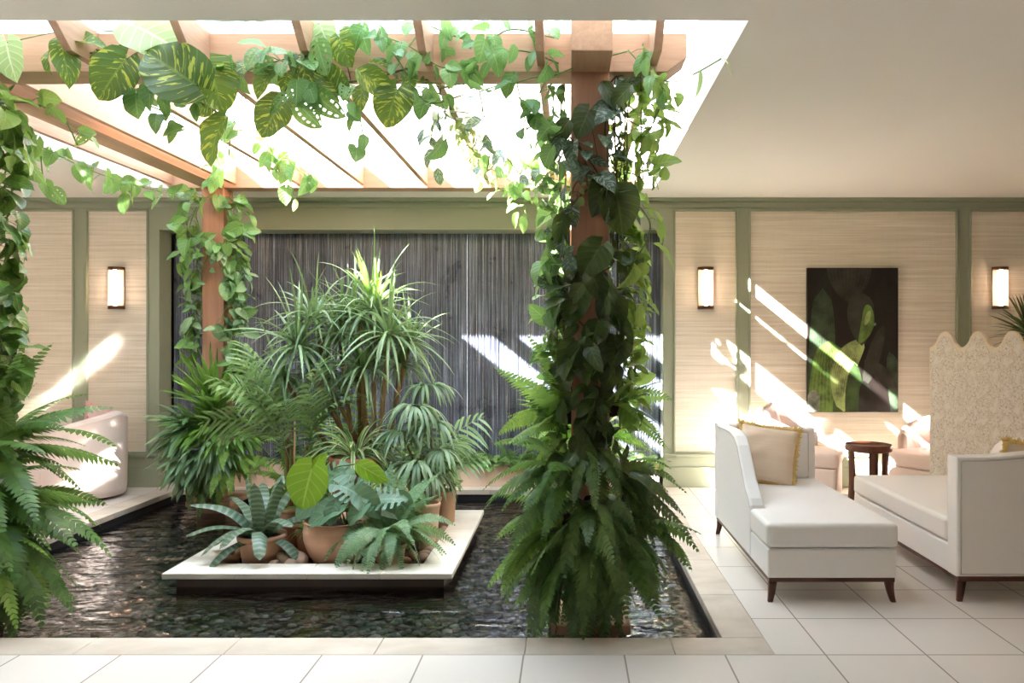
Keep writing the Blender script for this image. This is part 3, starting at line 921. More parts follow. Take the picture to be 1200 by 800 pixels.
# =================================================================== PAINTINGS
art = {}
for k, c in {'bg': (26, 20, 18), 'd1': (66, 66, 58), 'd2': (70, 88, 66), 'd3': (36, 36, 31), 'g1': (112, 146, 70), 'g2': (168, 190, 118), 'g3': (62, 88, 48), 'p': (150, 160, 146)}.items():
    t = NT('art_' + k)
    if k == 'bg':
        art[k] = t.done(t.principled(t.mix(srgb(*c), srgb(40, 34, 30), t.math('MULTIPLY', t.noise(t.coord('Object'), 9, 4), .6)), .3)); continue
    uv = t.coord('UV', (1, 1, 1))
    sx_ = t.n('SeparateXYZ'); t.set(sx_.inputs[0], uv)
    w = t.math('SINE', t.math('MULTIPLY', sx_.outputs[0], 70.0))
    cloud = t.noise(t.coord('Object', (1, 1, 1)), 7, 4, .6)
    base = t.mix(srgb(*c), srgb(26, 22, 18), t.ramp(cloud, [(.38, G(0)), (.68, G(.9))]))
    col = t.mix(base, srgb(*[min(255, int(q * 1.25)) for q in c]), t.math('MULTIPLY', t.math('GREATER_THAN', w, .6), .22))
    art[k] = t.done(t.principled(col, .3))


def painting(px0, px1, py0, py1, label, flip=False):
    x0, x1, z0, z1 = W(px0), W(px1), Z(py1), Z(py0)
    y = WY - .03
    p = thing('botanical_painting', label, 'painting', ((x0 + x1) / 2, WY, z0), 0, 'dark botanical paintings')
    cv = boxes('canvas', [(x0, x1, y, WY + .008, z0, z1)], art['bg'], p)
    keys = ['d1', 'd2', 'd3', 'g1', 'g2', 'g3', 'p']
    mb = MB()
    lay = [0]
    def leafshape(b, tip, w, key, p0=.6, p1=.8, n=14, curl=0.0):
        lay[0] += .5
        b = np.array(b, float); t_ = np.array(tip, float); d = t_ - b; L = np.linalg.norm(d); d /= L; s = np.array([-d[1], d[0]])
        u = np.linspace(0, 1, n); ww = (u + .01) ** p0 * (1 - u) ** p1; ww = ww / ww.max() * w / 2
        c = b[None] + d[None] * u[:, None] * L + s[None] * (curl * np.sin(u * PI))[:, None]
        pts = np.concatenate([c - s * ww[:, None], c + s * ww[:, None]])
        pts = np.clip(pts, 0.002, .998)
        if flip: pts[:, 0] = 1 - pts[:, 0]
        V = np.stack([x0 + pts[:, 0] * (x1 - x0), np.full(2 * n, y - .0006 * lay[0]), z0 + pts[:, 1] * (z1 - z0)], -1)
        i = np.arange(n - 1)
        UV = np.concatenate([np.stack([np.full(n, a), u * .3], -1) for a in (0, 1)])
        mb.add(V, np.stack([i, i + n, i + n + 1, i + 1], -1), None, UV, keys.index(key))
    leafshape((.72, .42), (.86, .95), .22, 'd3'); leafshape((.95, .6), (.62, .74), .12, 'd3'); leafshape((.6, .5), (.98, .66), .15, 'd3')
    leafshape((.8, .3), (.95, .9), .16, 'd3'); leafshape((.1, .5), (.22, .98), .22, 'd3')
    leafshape((.15, -.2), (.17, .86), .30, 'd2', .25, .3)
    leafshape((.46, 1.2), (.46, .755), .50, 'd1', .5, .72)
    leafshape((1.0, -.1), (.9, .42), .2, 'd2', .5, .6, curl=-.04); leafshape((.62, .18), (.84, .6), .14, 'd1', .6, .6)
    leafshape((.98, .18), (.62, .36), .12, 'd1')
    leafshape((.24, -.25), (.24, .5), .46, 'g1', .2, .35)
    leafshape((.42, -.25), (.44, .40), .30, 'g3', .3, .5)
    leafshape((.36, .02), (.62, .50), .26, 'g2', .35, .55, curl=.10)
    leafshape((.56, -.2), (.52, .34), .22, 'g3', .3, .5, curl=.02); leafshape((.70, -.2), (.62, .22), .2, 'd3', .3, .5)
    leafshape((.58, .82), (.60, .46), .30, 'd1', .45, .75); leafshape((.68, .74), (.56, .47), .14, 'g1', .45, .8, curl=.035); leafshape((.69, .70), (.63, .60), .055, 'g2')
    leafshape((.0, -.05), (.1, .15), .16, 'p', .3, .4); leafshape((.755, .615), (.725, .60), .02, 'p')
    mb.build('painted_leaves', [art[k] for k in keys], cv, smooth=False)


painting(945, 1051, 314, 482.5, 'dark painting of green tropical leaves on the panel behind the chaise longues')
painting(-46, 19, 314, 470, 'dark leaf painting mostly hidden behind the vine at the far left', True)
# =================================================================== FURNITURE
def rounded(poly, r, n=4):
    """round the corners of a polygon"""
    out = []; k = len(poly)
    for i in range(k):
        a, b, c = (np.array(poly[(i + j) % k], float) for j in (-1, 0, 1))
        u = nrm(a - b); v = nrm(c - b)
        rr = min(r, np.linalg.norm(a - b) * .45, np.linalg.norm(c - b) * .45)
        p, q = b + u * rr, b + v * rr
        for t in np.linspace(0, 1, n + 1): out.append(tuple((1 - t) ** 2 * p + 2 * t * (1 - t) * b + t * t * q))
    return out


def piping(parent, pts, mat, r=.0045, name='piping', closed=True):
    mb = MB(); pts = list(pts)
    if closed: pts = pts + [pts[0]]
    q = []
    for a, b in zip(pts[:-1], pts[1:]):
        a = np.array(a, float); b = np.array(b, float)
        q += [a + (b - a) * t for t in np.linspace(0, 1, 6)[:-1]]
    q.append(np.array(pts[-1], float))
    mb.tube(q, r, 6)
    return mb.build(name, mat, parent, local=True)


def splay_leg(parent, x, y, sx, sy, h=.112):
    mb = MB()
    k = 7; V = []
    for i in range(k):
        f = i / (k - 1)           # 0 top
        s = .021 - .009 * f
        off = .016 * f ** 1.8
        cx, cy, z = x + sx * off, y + sy * off, h * (1 - f)
        V += [(cx - s, cy - s, z), (cx + s, cy - s, z), (cx + s, cy + s, z), (cx - s, cy + s, z)]
    Q = []
    for i in range(k - 1):
        for j in range(4): Q.append((i * 4 + j, i * 4 + (j + 1) % 4, i * 4 + 4 + (j + 1) % 4, i * 4 + 4 + j))
    Q += [(0, 3, 2, 1), ((k - 1) * 4, (k - 1) * 4 + 1, (k - 1) * 4 + 2, (k - 1) * 4 + 3)]
    mb.add(V, Q)
    return mb.build('leg', M['dark_wood_z'], parent, smooth=False, local=True)


def chaise(label, loc, rz):
    Wd, Ln = .70, 1.50
    t = thing('chaise_longue', label, 'chaise longue', loc, rz, 'white chaise longues')
    def bx(name, lst, mat, bev):
        o = boxes(name, lst, mat, None, bev, 3); o.parent = t; return o
    i = .012
    bx('plinth_rail', [(i, Wd - i, i, i + .03, .108, .131), (i, Wd - i, Ln - i - .03, Ln - i, .108, .131), (i, i + .03, i + .03, Ln - i - .03, .108, .131), (Wd - i - .03, Wd - i, i + .03, Ln - i - .03, .108, .131)], M['dark_wood_x'], 0)
    for (x, y, a, b) in ((.035, .035, -1, -1), (Wd - .035, .035, 1, -1), (.035, Ln - .035, -1, 1), (Wd - .035, Ln - .035, 1, 1)): splay_leg(t, x, y, a, b)
    bx('base', [(0.004, Wd - .004, 0.004, Ln - .02, .13, .287)], M['white_fabric'], .01)
    poly = rounded([(-.004, -.008), (Wd + .004, -.008), (Wd + .004, 1.375), (.088, 1.375), (.088, .395), (-.004, .395)], .03, 3)
    extrude_poly('seat_cushion', poly, .293, .425, 'z', M['white_fabric'], t, .026, 5, local=True)
    arm = [(.39, .135), (.39, .44), (.42, .475), (.49, .515), (.57, .575), (.66, .665), (.74, .745), (.83, .795), (.95, .815), (1.1, .815), (1.385, .805), (1.385, .135)]
    am = extrude_poly('armrest', arm, 0, .082, 'x', M['white_fabric'], t, .014, 3, local=True)
    top = [(x, .778 + .030 * (1 - x / Wd) + .006 * math.sin(x / Wd * 2 * PI)) for x in np.linspace(Wd, 0, 13)]
    bk = extrude_poly('backrest', [(0, .135), (Wd, .135)] + top, 1.385, Ln, 'y', M['white_fabric'], t, .013, 3, local=True)
    # inner frame of the back and outer piping
    extrude_poly('back_panel', rounded([(.11, .43), (Wd - .055, .43), (Wd - .055, .745), (.11, .755)], .012, 2), 1.372, 1.392, 'y', M['white_fabric'], bk, .006, 2, local=True)
    piping(bk, [(.105, 1.384, .43), (Wd - .05, 1.384, .43), (Wd - .05, 1.384, .75), (.105, 1.384, .76)], M['piping'])
    piping(bk, [(.02, Ln, .15), (Wd - .02, Ln, .15)] + [(x + (.02 if x < .1 else -.02 if x > .6 else 0), Ln, z - .018) for x, z in top], M['piping'])
    piping(am, [(0, y + (.012 if y < .5 else 0), z - .014) for y, z in arm[1:-1]], M['piping'], .004, closed=False)
    return t


chaise('white chaise longue nearest the pool, foot end towards the front with champagne cushion', (1.067, 4.13, 0), 0)
chaise('white chaise longue seen from behind its back, in front of the scalloped screen', (2.79, 5.64, 0), PI)


def cushion(name, label, loc, w, h, th, rot, mat, fringe_mat, cat='cushion', fringe_name='fringe', fr=.015, group=None):
    t = thing(name, label, cat, loc, 0, group)
    t.rotation_euler = rot
    n = 22
    u = np.linspace(-1, 1, n)
    A, B = np.meshgrid(u, u, indexing='ij')
    pin = 1 - .07 * (1 - np.abs(A) ** 2) * np.abs(B) ** 2
    pin2 = 1 - .07 * (1 - np.abs(B) ** 2) * np.abs(A) ** 2
    X = A * w / 2 * pin2; Zz = B * h / 2 * pin
    rr = np.random.RandomState(int(w * 1000))
    Yt = th / 2 * ((1 - A ** 4) * (1 - B ** 4)) ** .55
    Yt = Yt * (1 + .05 * np.sin(A * 6 + B * 2) + .05 * np.sin(B * 9 - A * 4) * (A < 0)) 
    mb = MB(); i = (np.arange(n - 1)[:, None] * n + np.arange(n - 1)[None, :]).ravel()
    Q = np.stack([i, i + 1, i + n + 1, i + n], -1)
    for sg in (-1, 1):
        mb.add(np.stack([X, sg * Yt, Zz + h / 2], -1).reshape(-1, 3), Q)
    cov = mb.build('cover', mat, t, local=True)
    ring = [(X[k, 0], 0, Zz[k, 0] + h / 2) for k in range(n)] + [(X[-1, k], 0, Zz[-1, k] + h / 2) for k in range(n)] + [(X[k, -1], 0, Zz[k, -1] + h / 2) for k in range(n - 1, -1, -1)] + [(X[0, k], 0, Zz[0, k] + h / 2) for k in range(n - 1, -1, -1)]
    f = MB(); ring = catmull(np.array(ring), 3)
    f.tube(ring, fr * (.75 + .5 * rr.rand(len(ring))), 6)
    c = np.array([0, 0, h / 2])
    for p in ring:
        for q in range(3):
            d = nrm(nrm(p - c) + rr.randn(3) * .5); l = fr * (1.6 + rr.rand())
            s = nrm(np.cross(d, rr.randn(3))) * .0035
            f.add([p - s, p + s, p + d * l + s * .5, p + d * l - s * .5], [(0, 1, 2, 3)])
    f.build(fringe_name, fringe_mat, cov, local=True)
    return t


def silk(name, c1, c2):
    t = NT(name)
    b = t.noise(t.coord('Object', (2, 2, 34)), 1.2, 3, .6); w = t.noise(t.coord('Object', (5, 5, 60)), 2.0, 2)
    return t.done(t.principled(t.mix(c1, c2, b), .5, t.bump(w, .35, .004), .4, Sheen__Weight=.3))


M['silk'] = silk('champagne_silk', srgb(218, 196, 170), srgb(236, 218, 196))
M['pink_silk'] = silk('rose_silk', srgb(226, 190, 186), srgb(240, 212, 206))
M['pink_fringe'] = plain('rose_fringe', srgb(238, 190, 186), 0.9, 0.2, 60)
cushion('fringed_cushion', 'champagne silk cushion with gold fringe leaning on the chaise longue nearest the pool', (1.335, 5.28, .428), .40, .40, .15, (rad(-17), rad(7), rad(-14)), M['silk'], M['gold'])
cushion('fringed_cushion', 'gold fringed cushion peeking over the back of the chaise longue before the screen', (2.60, 4.40, .43), .42, .415, .14, (rad(13), rad(4), rad(8)), M['silk'], M['gold'])


def tub_chair(label, loc, az):
    t = thing('tub_armchair', label, 'armchair', loc, rad(az), 'blush tub armchairs')
    mb = MB()
    n = 34; R = .35; T = .085
    th = np.linspace(rad(62), rad(298), n)
    V = []
    prof_n = 9
    for k, a in enumerate(th):
        b = abs(a - PI) / rad(118)
        zt = .565 + .22 * (1 - b) ** .62
        for (rr, zz) in ((R * .97, .03), (R * .99, .10), (R, .35), (R, zt - .045), (R - .008, zt - .014), (R - .03, zt), (R - T + .03, zt), (R - T + .008, zt - .014), (R - T, zt - .045), (R - T, .3)):
            V.append((rr * math.cos(a), rr * math.sin(a) * .97, zz))
    m = 10
    Q = [(k * m + j, (k + 1) * m + j, (k + 1) * m + j + 1, k * m + j + 1) for k in range(n - 1) for j in range(m - 1)]
    Q += [(k * m + m - 1, (k + 1) * m + m - 1, (k + 1) * m, k * m) for k in range(n - 1)]
    mb.add(V, Q, [(e, e + j, e + j + 1) if e else (0, j + 1, j) for e in (0, (n - 1) * m) for j in range(1, m - 1)])
    sh = mb.build('shell', M['pink_fabric'], t, local=True)
    pl = rounded([(-.2, -.2), (.0, -.29), (.38, -.285), (.38, .285), (.0, .29), (-.2, .2)], .06, 4)
    extrude_poly('seat_base', pl, .03, .305, 'z', M['pink_fabric'], t, .012, 2, local=True)
    extrude_poly('seat_cushion', [(x * 1.02 + .004, y * 1.0) for x, y in pl], .308, .435, 'z', M['pink_fabric'], t, .032, 4, local=True)
    # welt along the top of the shell
    pp = []
    for a in th:
        b = abs(a - PI) / rad(118); zt = .565 + .22 * (1 - b) ** .62
        pp.append(((R - .002) * math.cos(a), (R - .002) * math.sin(a) * .97, zt - .04))
    mb = MB(); mb.tube(pp, .004, 5); mb.build('piping', M['pink_fabric'], sh, local=True)
    mb = MB(); mb.lathe([(.001, 0), (.27, 0), (.27, .03), (.001, .03)], (0.02, 0, 0), 28); mb.build('plinth', M['dark_wood_x'], t, local=True)
    return t


tub_chair('blush pink tub armchair on the paving by the left edge of the pool', (-4.36, 6.93, 0), 172)
tub_chair('blush tub armchair directly behind the chaise longue nearest the pool', (2.06, 6.98, 0), -24)
tub_chair('blush tub armchair half hidden behind the scalloped screen', (3.27, 6.80, 0), 207)
cushion('ruffled_cushion', 'rose ruffled cushion sticking up over the armchair at the left edge of the pool', (-4.25, 6.96, .44), .36, .37, .13, (rad(-10), rad(20), rad(80)), M['pink_silk'], M['pink_fringe'], fringe_name='ruffle', fr=.014)
cushion('ruffled_cushion', 'sunlit pale pink cushion in the armchair behind the first chaise longue', (1.90, 7.02, .44), .42, .38, .14, (rad(-14), rad(-4), rad(62)), M['pink_silk'], M['pink_fabric'], fringe_name='ruffle', fr=.012)
cushion('ruffled_cushion', 'rose cushion beside the edge of the scalloped screen', (3.37, 6.86, .44), .34, .36, .13, (rad(-14), rad(6), rad(-64)), M['pink_silk'], M['pink_fringe'], fringe_name='ruffle', fr=.014)

# side table
tx, ty = 2.50, 6.42
tb = thing('side_table', 'small round dark red wood side table between the two pink armchairs', 'table', (tx, ty, 0))
mb = MB(); mb.lathe([(.001, .49), (.17, .49), (.183, .495), (.187, .51), (.187, .545), (.183, .548), (.178, .545), (.176, .535), (.001, .535)], (tx, ty, 0), 48)
mb.build('tabletop', M['red_wood'], tb)
for a in (-50, 52, 187):
    ca, sa = math.cos(rad(a)), math.sin(rad(a)); wv = .036
    pts = []
    mb = MB()
    k = 7
    for i in range(k):
        f = i / (k - 1); z = .495 * (1 - f); rr = .150 + .012 * math.sin(f * PI) * -1 + .012 * f ** 2
        for (dr, dw) in ((-.008, -wv), (.012, -wv), (.012, wv), (-.008, wv)):
            pts.append((tx + (rr + dr) * ca - dw * sa, ty + (rr + dr) * sa + dw * ca, z))
    Q = [(i * 4 + j, i * 4 + (j + 1) % 4, i * 4 + 4 + (j + 1) % 4, i * 4 + 4 + j) for i in range(k - 1) for j in range(4)] + [((k - 1) * 4, (k - 1) * 4 + 1, (k - 1) * 4 + 2, (k - 1) * 4 + 3)]
    mb.add(pts, Q); mb.build('leg', M['red_wood'], tb, smooth=False)


# scalloped screen
def suzani():
    t = NT('printed_cream_linen')
    v = t.coord('Object', (1, 1, 1))
    warp = t.noise(v, 9, 2)
    sp = t.n('SeparateXYZ'); t.set(sp.inputs[0], v)
    w = t.math('MULTIPLY', t.math('SUBTRACT', warp, .5), .035)
    X = t.math('ADD', sp.outputs[0], w); Zc = t.math('ADD', sp.outputs[2], w)

    def motif(sx, sz, ox, oz, petals, r0, amp, lw):
        u = t.math('SUBTRACT', t.math('FRACT', t.math('ADD', t.math('MULTIPLY', X, sx), ox)), .5)
        q = t.math('SUBTRACT', t.math('FRACT', t.math('ADD', t.math('MULTIPLY', Zc, sz), oz)), .5)
        r = t.math('SQRT', t.math('ADD', t.math('MULTIPLY', u, u), t.math('MULTIPLY', q, q)))
        th = t.math('ARCTAN2', q, u)
        e_ = t.math('ADD', r0, t.math('MULTIPLY', t.math('SINE', t.math('MULTIPLY', th, petals)), amp))
        f = t.math('LESS_THAN', t.math('ABSOLUTE', t.math('SUBTRACT', r, e_)), lw)
        for k_ in (.55, 1.35):
            f = t.math('MAXIMUM', f, t.math('MULTIPLY', t.math('LESS_THAN', t.math('ABSOLUTE', t.math('SUBTRACT', r, t.math('MULTIPLY', e_, k_))), lw * .7), .7))
        return t.math('MAXIMUM', f, t.math('LESS_THAN', r, .05)), t.math('LESS_THAN', r, t.math('MULTIPLY', e_, .9))
    f1, in1 = motif(6.2, 4.6, .1, .3, 8, .26, .05, .024)
    f2, in2 = motif(6.2, 4.6, .6, .8, 6, .20, .06, .026)
    f3, _ = motif(14.0, 11.0, .3, .2, 6, .25, .06, .05)
    stem_ = t.math('LESS_THAN', t.math('ABSOLUTE', t.math('SUBTRACT', t.math('FRACT', t.math('ADD', t.math('MULTIPLY', X, 6.0), t.math('MULTIPLY', t.math('SINE', t.math('MULTIPLY', Zc, 28)), .22))), .5)), .03)
    f3 = t.math('MULTIPLY', f3, .45)
    f = t.math('MAXIMUM', t.math('MAXIMUM', f1, f2), t.math('MAXIMUM', f3, t.math('MULTIPLY', stem_, .6)))
    dots = t.noise(v, 150, 1)
    f = t.math('MULTIPLY', f, t.math('ADD', .35, t.math('MULTIPLY', t.math('GREATER_THAN', dots, .5), .65)))
    c = t.mix(srgb(246, 241, 232), srgb(186, 166, 142), t.math('MULTIPLY', f, .75))
    c = t.mix(c, srgb(246, 241, 234), t.math('MULTIPLY', in2, .35))
    return t.done(t.principled(c, .85, None, .2))


M['suzani'] = suzani()
M['screen_trim'] = plain('cream_screen_border', srgb(246, 232, 210), .8, .03, 20)
scr = thing('folding_screen', 'tall cream patterned screen with a scalloped top behind the chaise longue', 'screen', (2.86, 6.10, 0), rad(-45))
S_L, lam = 1.17, .234
def ztop(s):
    c = math.cos(2 * PI * (s - .117) / lam)
    return 1.417 + .062 * math.copysign(abs(c) ** .7, c)
ss = np.linspace(0, S_L, 90)
outer = [(0, .04), (S_L, .04)] + [(s, ztop(s)) for s in ss[::-1]]
inner = [(.006, .06), (S_L - .008, .06)] + [(min(max(s, .006), S_L - .008), ztop(s) - .03 - .006 * abs(math.sin(2 * PI * (s - .117) / lam))) for s in ss[::-1]]
frm = extrude_poly('frame', outer, 0, .06, 'y', M['screen_trim'], scr, .003, 2, local=True)
extrude_poly('printed_panel', inner, -.004, .004, 'y', M['suzani'], frm, 0, local=True)
for s in (.03, S_L - .05):
    o = boxes('foot', [(s, s + .05, .0, .06, 0, .045)], M['dark_wood_x']); o.parent = scr

# yucca behind the screen
yc = thing('potted_yucca', 'dark spiky yucca reaching into view above the scalloped screen', 'potted plant', (4.06, 6.72, 0))
pot(yc, (4.06, 6.72, 0), .2, .36, .15, 'terracotta_pale', 'plain')
mb = MB(); mb.tube(catmull([(4.06, 6.72, .3), (4.09, 6.70, .8), (4.05, 6.72, 1.4)]), .035, 8); mb.build('trunk', M['cane'], yc)
mb = MB(); rosette(mb, (4.05, 6.72, 1.46), 70, .44, .03, (-15, 82), droop=.5, r=np.random.RandomState(8)); mb.build('foliage', L_['yucca'], yc)
# =================================================================== PLANTS ON THE ISLAND
def RS(k): return np.random.RandomState(k)


# banded bromeliad at the front left of the island
x, y = -2.01, 5.06
b = thing('potted_bromeliad', 'silver banded bromeliad in a terracotta pot at the front left of the island', 'potted plant', (x, y, SOIL))
pot(b, (x, y, SOIL), .145, .19, .12, 'terracotta', 'flare')
mb = MB()
for (a, e, l, dr) in [(200, 40, .40, 1.5), (185, 55, .44, 1.5), (165, 35, .36, 1.9), (220, 48, .36, 2.3), (250, 55, .34, 2.4), (290, 50, .34, 2.5), (320, 58, .36, 2.0), (10, 50, .36, 1.5), (40, 66, .40, 1.2), (75, 70, .36, 1.2), (110, 62, .38, 1.4), (140, 55, .42, 1.5), (350, 75, .34, .9), (270, 78, .32, 1.3), (180, 76, .34, .9), (230, 20, .34, 1.6), (335, 28, .3, 2.0)]:
    strap(mb, (x, y, SOIL + .15), sph(a, e + 6), l * 1.25, .10, dr * .95, 12, .4, .12, .28, r=RS(int(a)))
mb.build('foliage', L_['brom'], b)

# big-leaved philodendron in the grooved bowl
x, y = -1.53, 5.10
b = thing('potted_philodendron', 'blue green split leaf philodendron in the wide grooved terracotta bowl', 'potted plant', (x, y, SOIL))
pot(b, (x, y, SOIL), .205, .275, .15, 'terracotta', 'bowl')
fo = MB(); st = MB()
for (px, py, tx_, ty_, d, wid, tp) in [(372, 588, 344, 604, 5.0, 1, T_big[0]), (398, 592, 356, 612, 4.9, 1.0, T_big[1]), (402, 552, 368, 572, 5.05, 1, T_mons[0]), (398, 568, 432, 582, 4.95, 1, T_mons[1]), (432, 588, 470, 576, 4.95, .9, T_mons[2]), (428, 592, 404, 612, 4.86, 1, T_big[2]), (440, 590, 478, 604, 5.0, .8, T_heart[1]), (392, 592, 384, 616, 4.86, .9, T_big[0]), (470, 580, 486, 598, 5.0, .6, T_heart[2]), (372, 578, 340, 578, 5.1, .9, T_big[1]), (425, 562, 450, 552, 5.15, .9, T_mons[1]), (420, 580, 446, 602, 4.9, .8, T_big[2]), (410, 556, 388, 548, 5.1, .9, T_mons[2])]:
    B0 = P(px, py, d + .04); T0 = P(tx_, ty_, d)
    place(fo, tp, B0, T0 - B0, (rng.uniform(-.3, .3), -.9, 1.0), np.linalg.norm(T0 - B0) * 1.0, wid)
    base = np.array([x + rng.uniform(-.08, .08), y + rng.uniform(-.06, .06), SOIL + .24])
    st.tube(catmull([base, (base + B0) / 2 + np.array([0, 0, .05]), B0]), .005, 5)
fo.build('foliage', L_['monstera'], b); st.build('stem', M['green_stem'], b)

# bright monstera leaf plant behind the bowl
x, y = -1.86, 5.35
b = thing('potted_monstera', 'young monstera with one large lime green leaf behind the grooved bowl', 'potted plant', (x, y, SOIL))
pot(b, (x, y, SOIL), .11, .2, .085, 'terracotta_dark')
fo = MB(); st = MB()
for (px, py, tx_, ty_, d, tp) in [(366, 548, 351, 598, 4.98, T_big[0]), (372, 548, 380, 532, 5.3, T_heart[1]), (418, 543, 452, 562, 4.95, T_ovate[2])]:
    B0 = P(px, py, d + .03); T0 = P(tx_, ty_, d)
    place(fo, tp, B0, T0 - B0, (.05, -1.0, .35), np.linalg.norm(T0 - B0) * 1.0, 1.0)
    st.tube(catmull([(x, y, SOIL + .16), (np.array([x, y, .3]) + B0) / 2 + np.array([0, 0, .06]), B0]), .005, 5)
fo.build('foliage', L_['lime'], b); st.build('stem', M['green_stem'], b)

# sword fern at the front right corner
x, y = -1.15, 4.97
b = thing('potted_fern', 'sword fern spilling over the front rim of the island', 'potted plant', (x, y, SOIL))
pot(b, (x, y, SOIL), .10, .15, .08, 'terracotta')
r_ = RS(31); mb = MB()
for (a, e, l, dr) in [(185, 42, .36, 1.5), (200, 38, .42, 1.9), (222, 40, .40, 2.1), (240, 45, .40, 2.2), (262, 35, .36, 2.2), (285, 42, .36, 2.2), (310, 40, .38, 2.0), (330, 40, .42, 1.8), (350, 38, .42, 1.6), (15, 45, .40, 1.5), (45, 55, .38, 1.2), (75, 66, .40, .8), (100, 72, .42, .7), (130, 58, .38, 1.1), (160, 50, .36, 1.4), (35, 62, .46, .9), (270, 55, .34, 2.3), (300, 58, .36, 2.0), (60, 60, .42, 1.0)]:
    frond(mb, (x, y, SOIL + .2), sph(a, e), l * 1.18, dr, 26, .145, .040, 24, .1, .1, r=r_)
    frond(mb, (x, y, SOIL + .18), sph(a + 11 + r_.randn() * 4, e - 12), l * 1.0, dr, 24, .14, .042, 24, .1, .15, r=r_)
mb.build('foliage', L_['fern_grey'], b)

# tall terracotta pot with pale curly spider plant
x, y = -1.27, 5.36
b = thing('potted_curly_plant', 'pale curly leaved plant in the tall terracotta pot beside the philodendron', 'potted plant', (x, y, SOIL))
pot(b, (x, y, SOIL), .148, .42, .115, 'terracotta', 'plain')
mb = MB(); r_ = RS(5)
for k in range(90):
    a = r_.rand() * 360; e = r_.uniform(-5, 75)
    strap(mb, (x + r_.randn() * .03, y + r_.randn() * .03, .39), sph(a, e), r_.uniform(.14, .34), .010, r_.uniform(1.5, 4.5), 10, .3, .2, .5, r=r_, wob=.12)
mb.build('foliage', L_['curly'], b)

# spider plant in the big raised pot
x, y = -1.555, 5.60
b = thing('potted_spider_plant', 'cream edged spider plant in the big dark terracotta pot in mid island', 'potted plant', (x, y, SOIL))
pot(b, (x, y, SOIL), .172, .62, .125, 'terracotta_dark', 'flare')
mb = MB(); rosette(mb, (x, y, .56), 100, .46, .028, (0, 78), droop=2.4, r=RS(6), fold=.5, p0=.2, p1=.45); mb.build('foliage', L_['spider'], b)

# dracaena with several heads
x, y = -1.50, 5.93
b = thing('potted_dracaena', 'tall many headed dracaena with long arching leaves at the centre of the island', 'potted plant', (x, y, SOIL))
pot(b, (x, y, SOIL), .19, .32, .15, 'terracotta_dark')
st = MB(); fo = MB(); lf = MB(); r_ = RS(7)
for (px, py, d, n, l) in [(350, 405, 5.75, 58, .66), (368, 372, 5.9, 40, .56), (398, 392, 5.95, 50, .6), (438, 362, 5.9, 60, .66), (456, 392, 5.75, 56, .62), (330, 440, 5.8, 40, .5), (420, 372, 6.0, 44, .56), (480, 400, 5.95, 34, .5), (425, 430, 5.8, 44, .5), (470, 425, 5.95, 34, .46), (380, 440, 5.85, 40, .48), (408, 365, 6.0, 30, .5)]:
    H = P(px, py, d)
    c0 = np.array([x + r_.uniform(-.1, .1), y + r_.uniform(-.08, .08), .2])
    st.tube(catmull([c0, c0 * .6 + H * .4 + r_.randn(3) * .03, H]), .017, 7)
    rosette(fo, H, n, l, .024, (-32, 88), droop=1.35, Lj=.45, r=r_, fold=.45, p0=.25, p1=.75)
# upright pale new shoots
H = P(440, 352, 5.88)
for (a, e, l, w_) in [(185, 72, .42, .065), (100, 86, .36, .05), (0, 80, .24, .06), (10, 60, .2, .055), (190, 60, .22, .05)]:
    strap(lf, H, sph(a, e), l, w_, .1, 9, .5, .5, .9, r=r_)
st.build('cane', M['cane'], b); fo.build('foliage', L_['drac'], b); tag(lf.build('new_shoot', L_['lime'], b), 'lime green new shoot')

# areca palm on the left
x, y = -2.03, 5.72
b = thing('potted_areca_palm', 'feathery areca palm with thin canes on the left of the island', 'potted plant', (x, y, SOIL))
pot(b, (x, y, SOIL), .14, .24, .11, 'terracotta')
st = MB(); fo = MB(); r_ = RS(8)
for k in range(8):
    a = r_.rand() * 360
    t_ = np.array([x + math.cos(rad(a)) * r_.uniform(.03, .16), y + math.sin(rad(a)) * r_.uniform(.02, .1), r_.uniform(.42, .85)])
    b0 = np.array([x + math.cos(rad(a)) * .05, y + math.sin(rad(a)) * .05, .12])
    st.tube(catmull([b0, (b0 + t_) / 2 + r_.randn(3) * .01, t_]), .009, 6)
    for q in range(1 + k % 2):
        frond(fo, t_, sph(a + r_.randn() * 35, r_.uniform(55, 84)), r_.uniform(.5, .8), r_.uniform(.7, 1.2), 14, .40, .036, 40, .2, .3, 3, 'palm', r=r_)
for (a, e, l, dr) in [(190, 62, .75, 1.4), (205, 45, .62, 1.4), (175, 40, .6, 1.5), (225, 60, .7, 1.3), (250, 66, .6, 1.2), (320, 70, .7, 1.0), (165, 70, .85, 1.2), (350, 60, .6, 1.4)]:
    frond(fo, (x, y, .62), sph(a, e), l * 1.1, dr * .8, 15, .40, .036, 40, .15, .3, 3, 'palm', r=r_)
mb = MB(); mb.tube([(x + .03, y - .1, .1), (x + .035, y - .1, .82)], .007, 6)
st.build('cane', M['cane'], b); fo.build('foliage', L_['palm'], b); mb.build('bamboo_stake', M['terracotta_pale'], b)

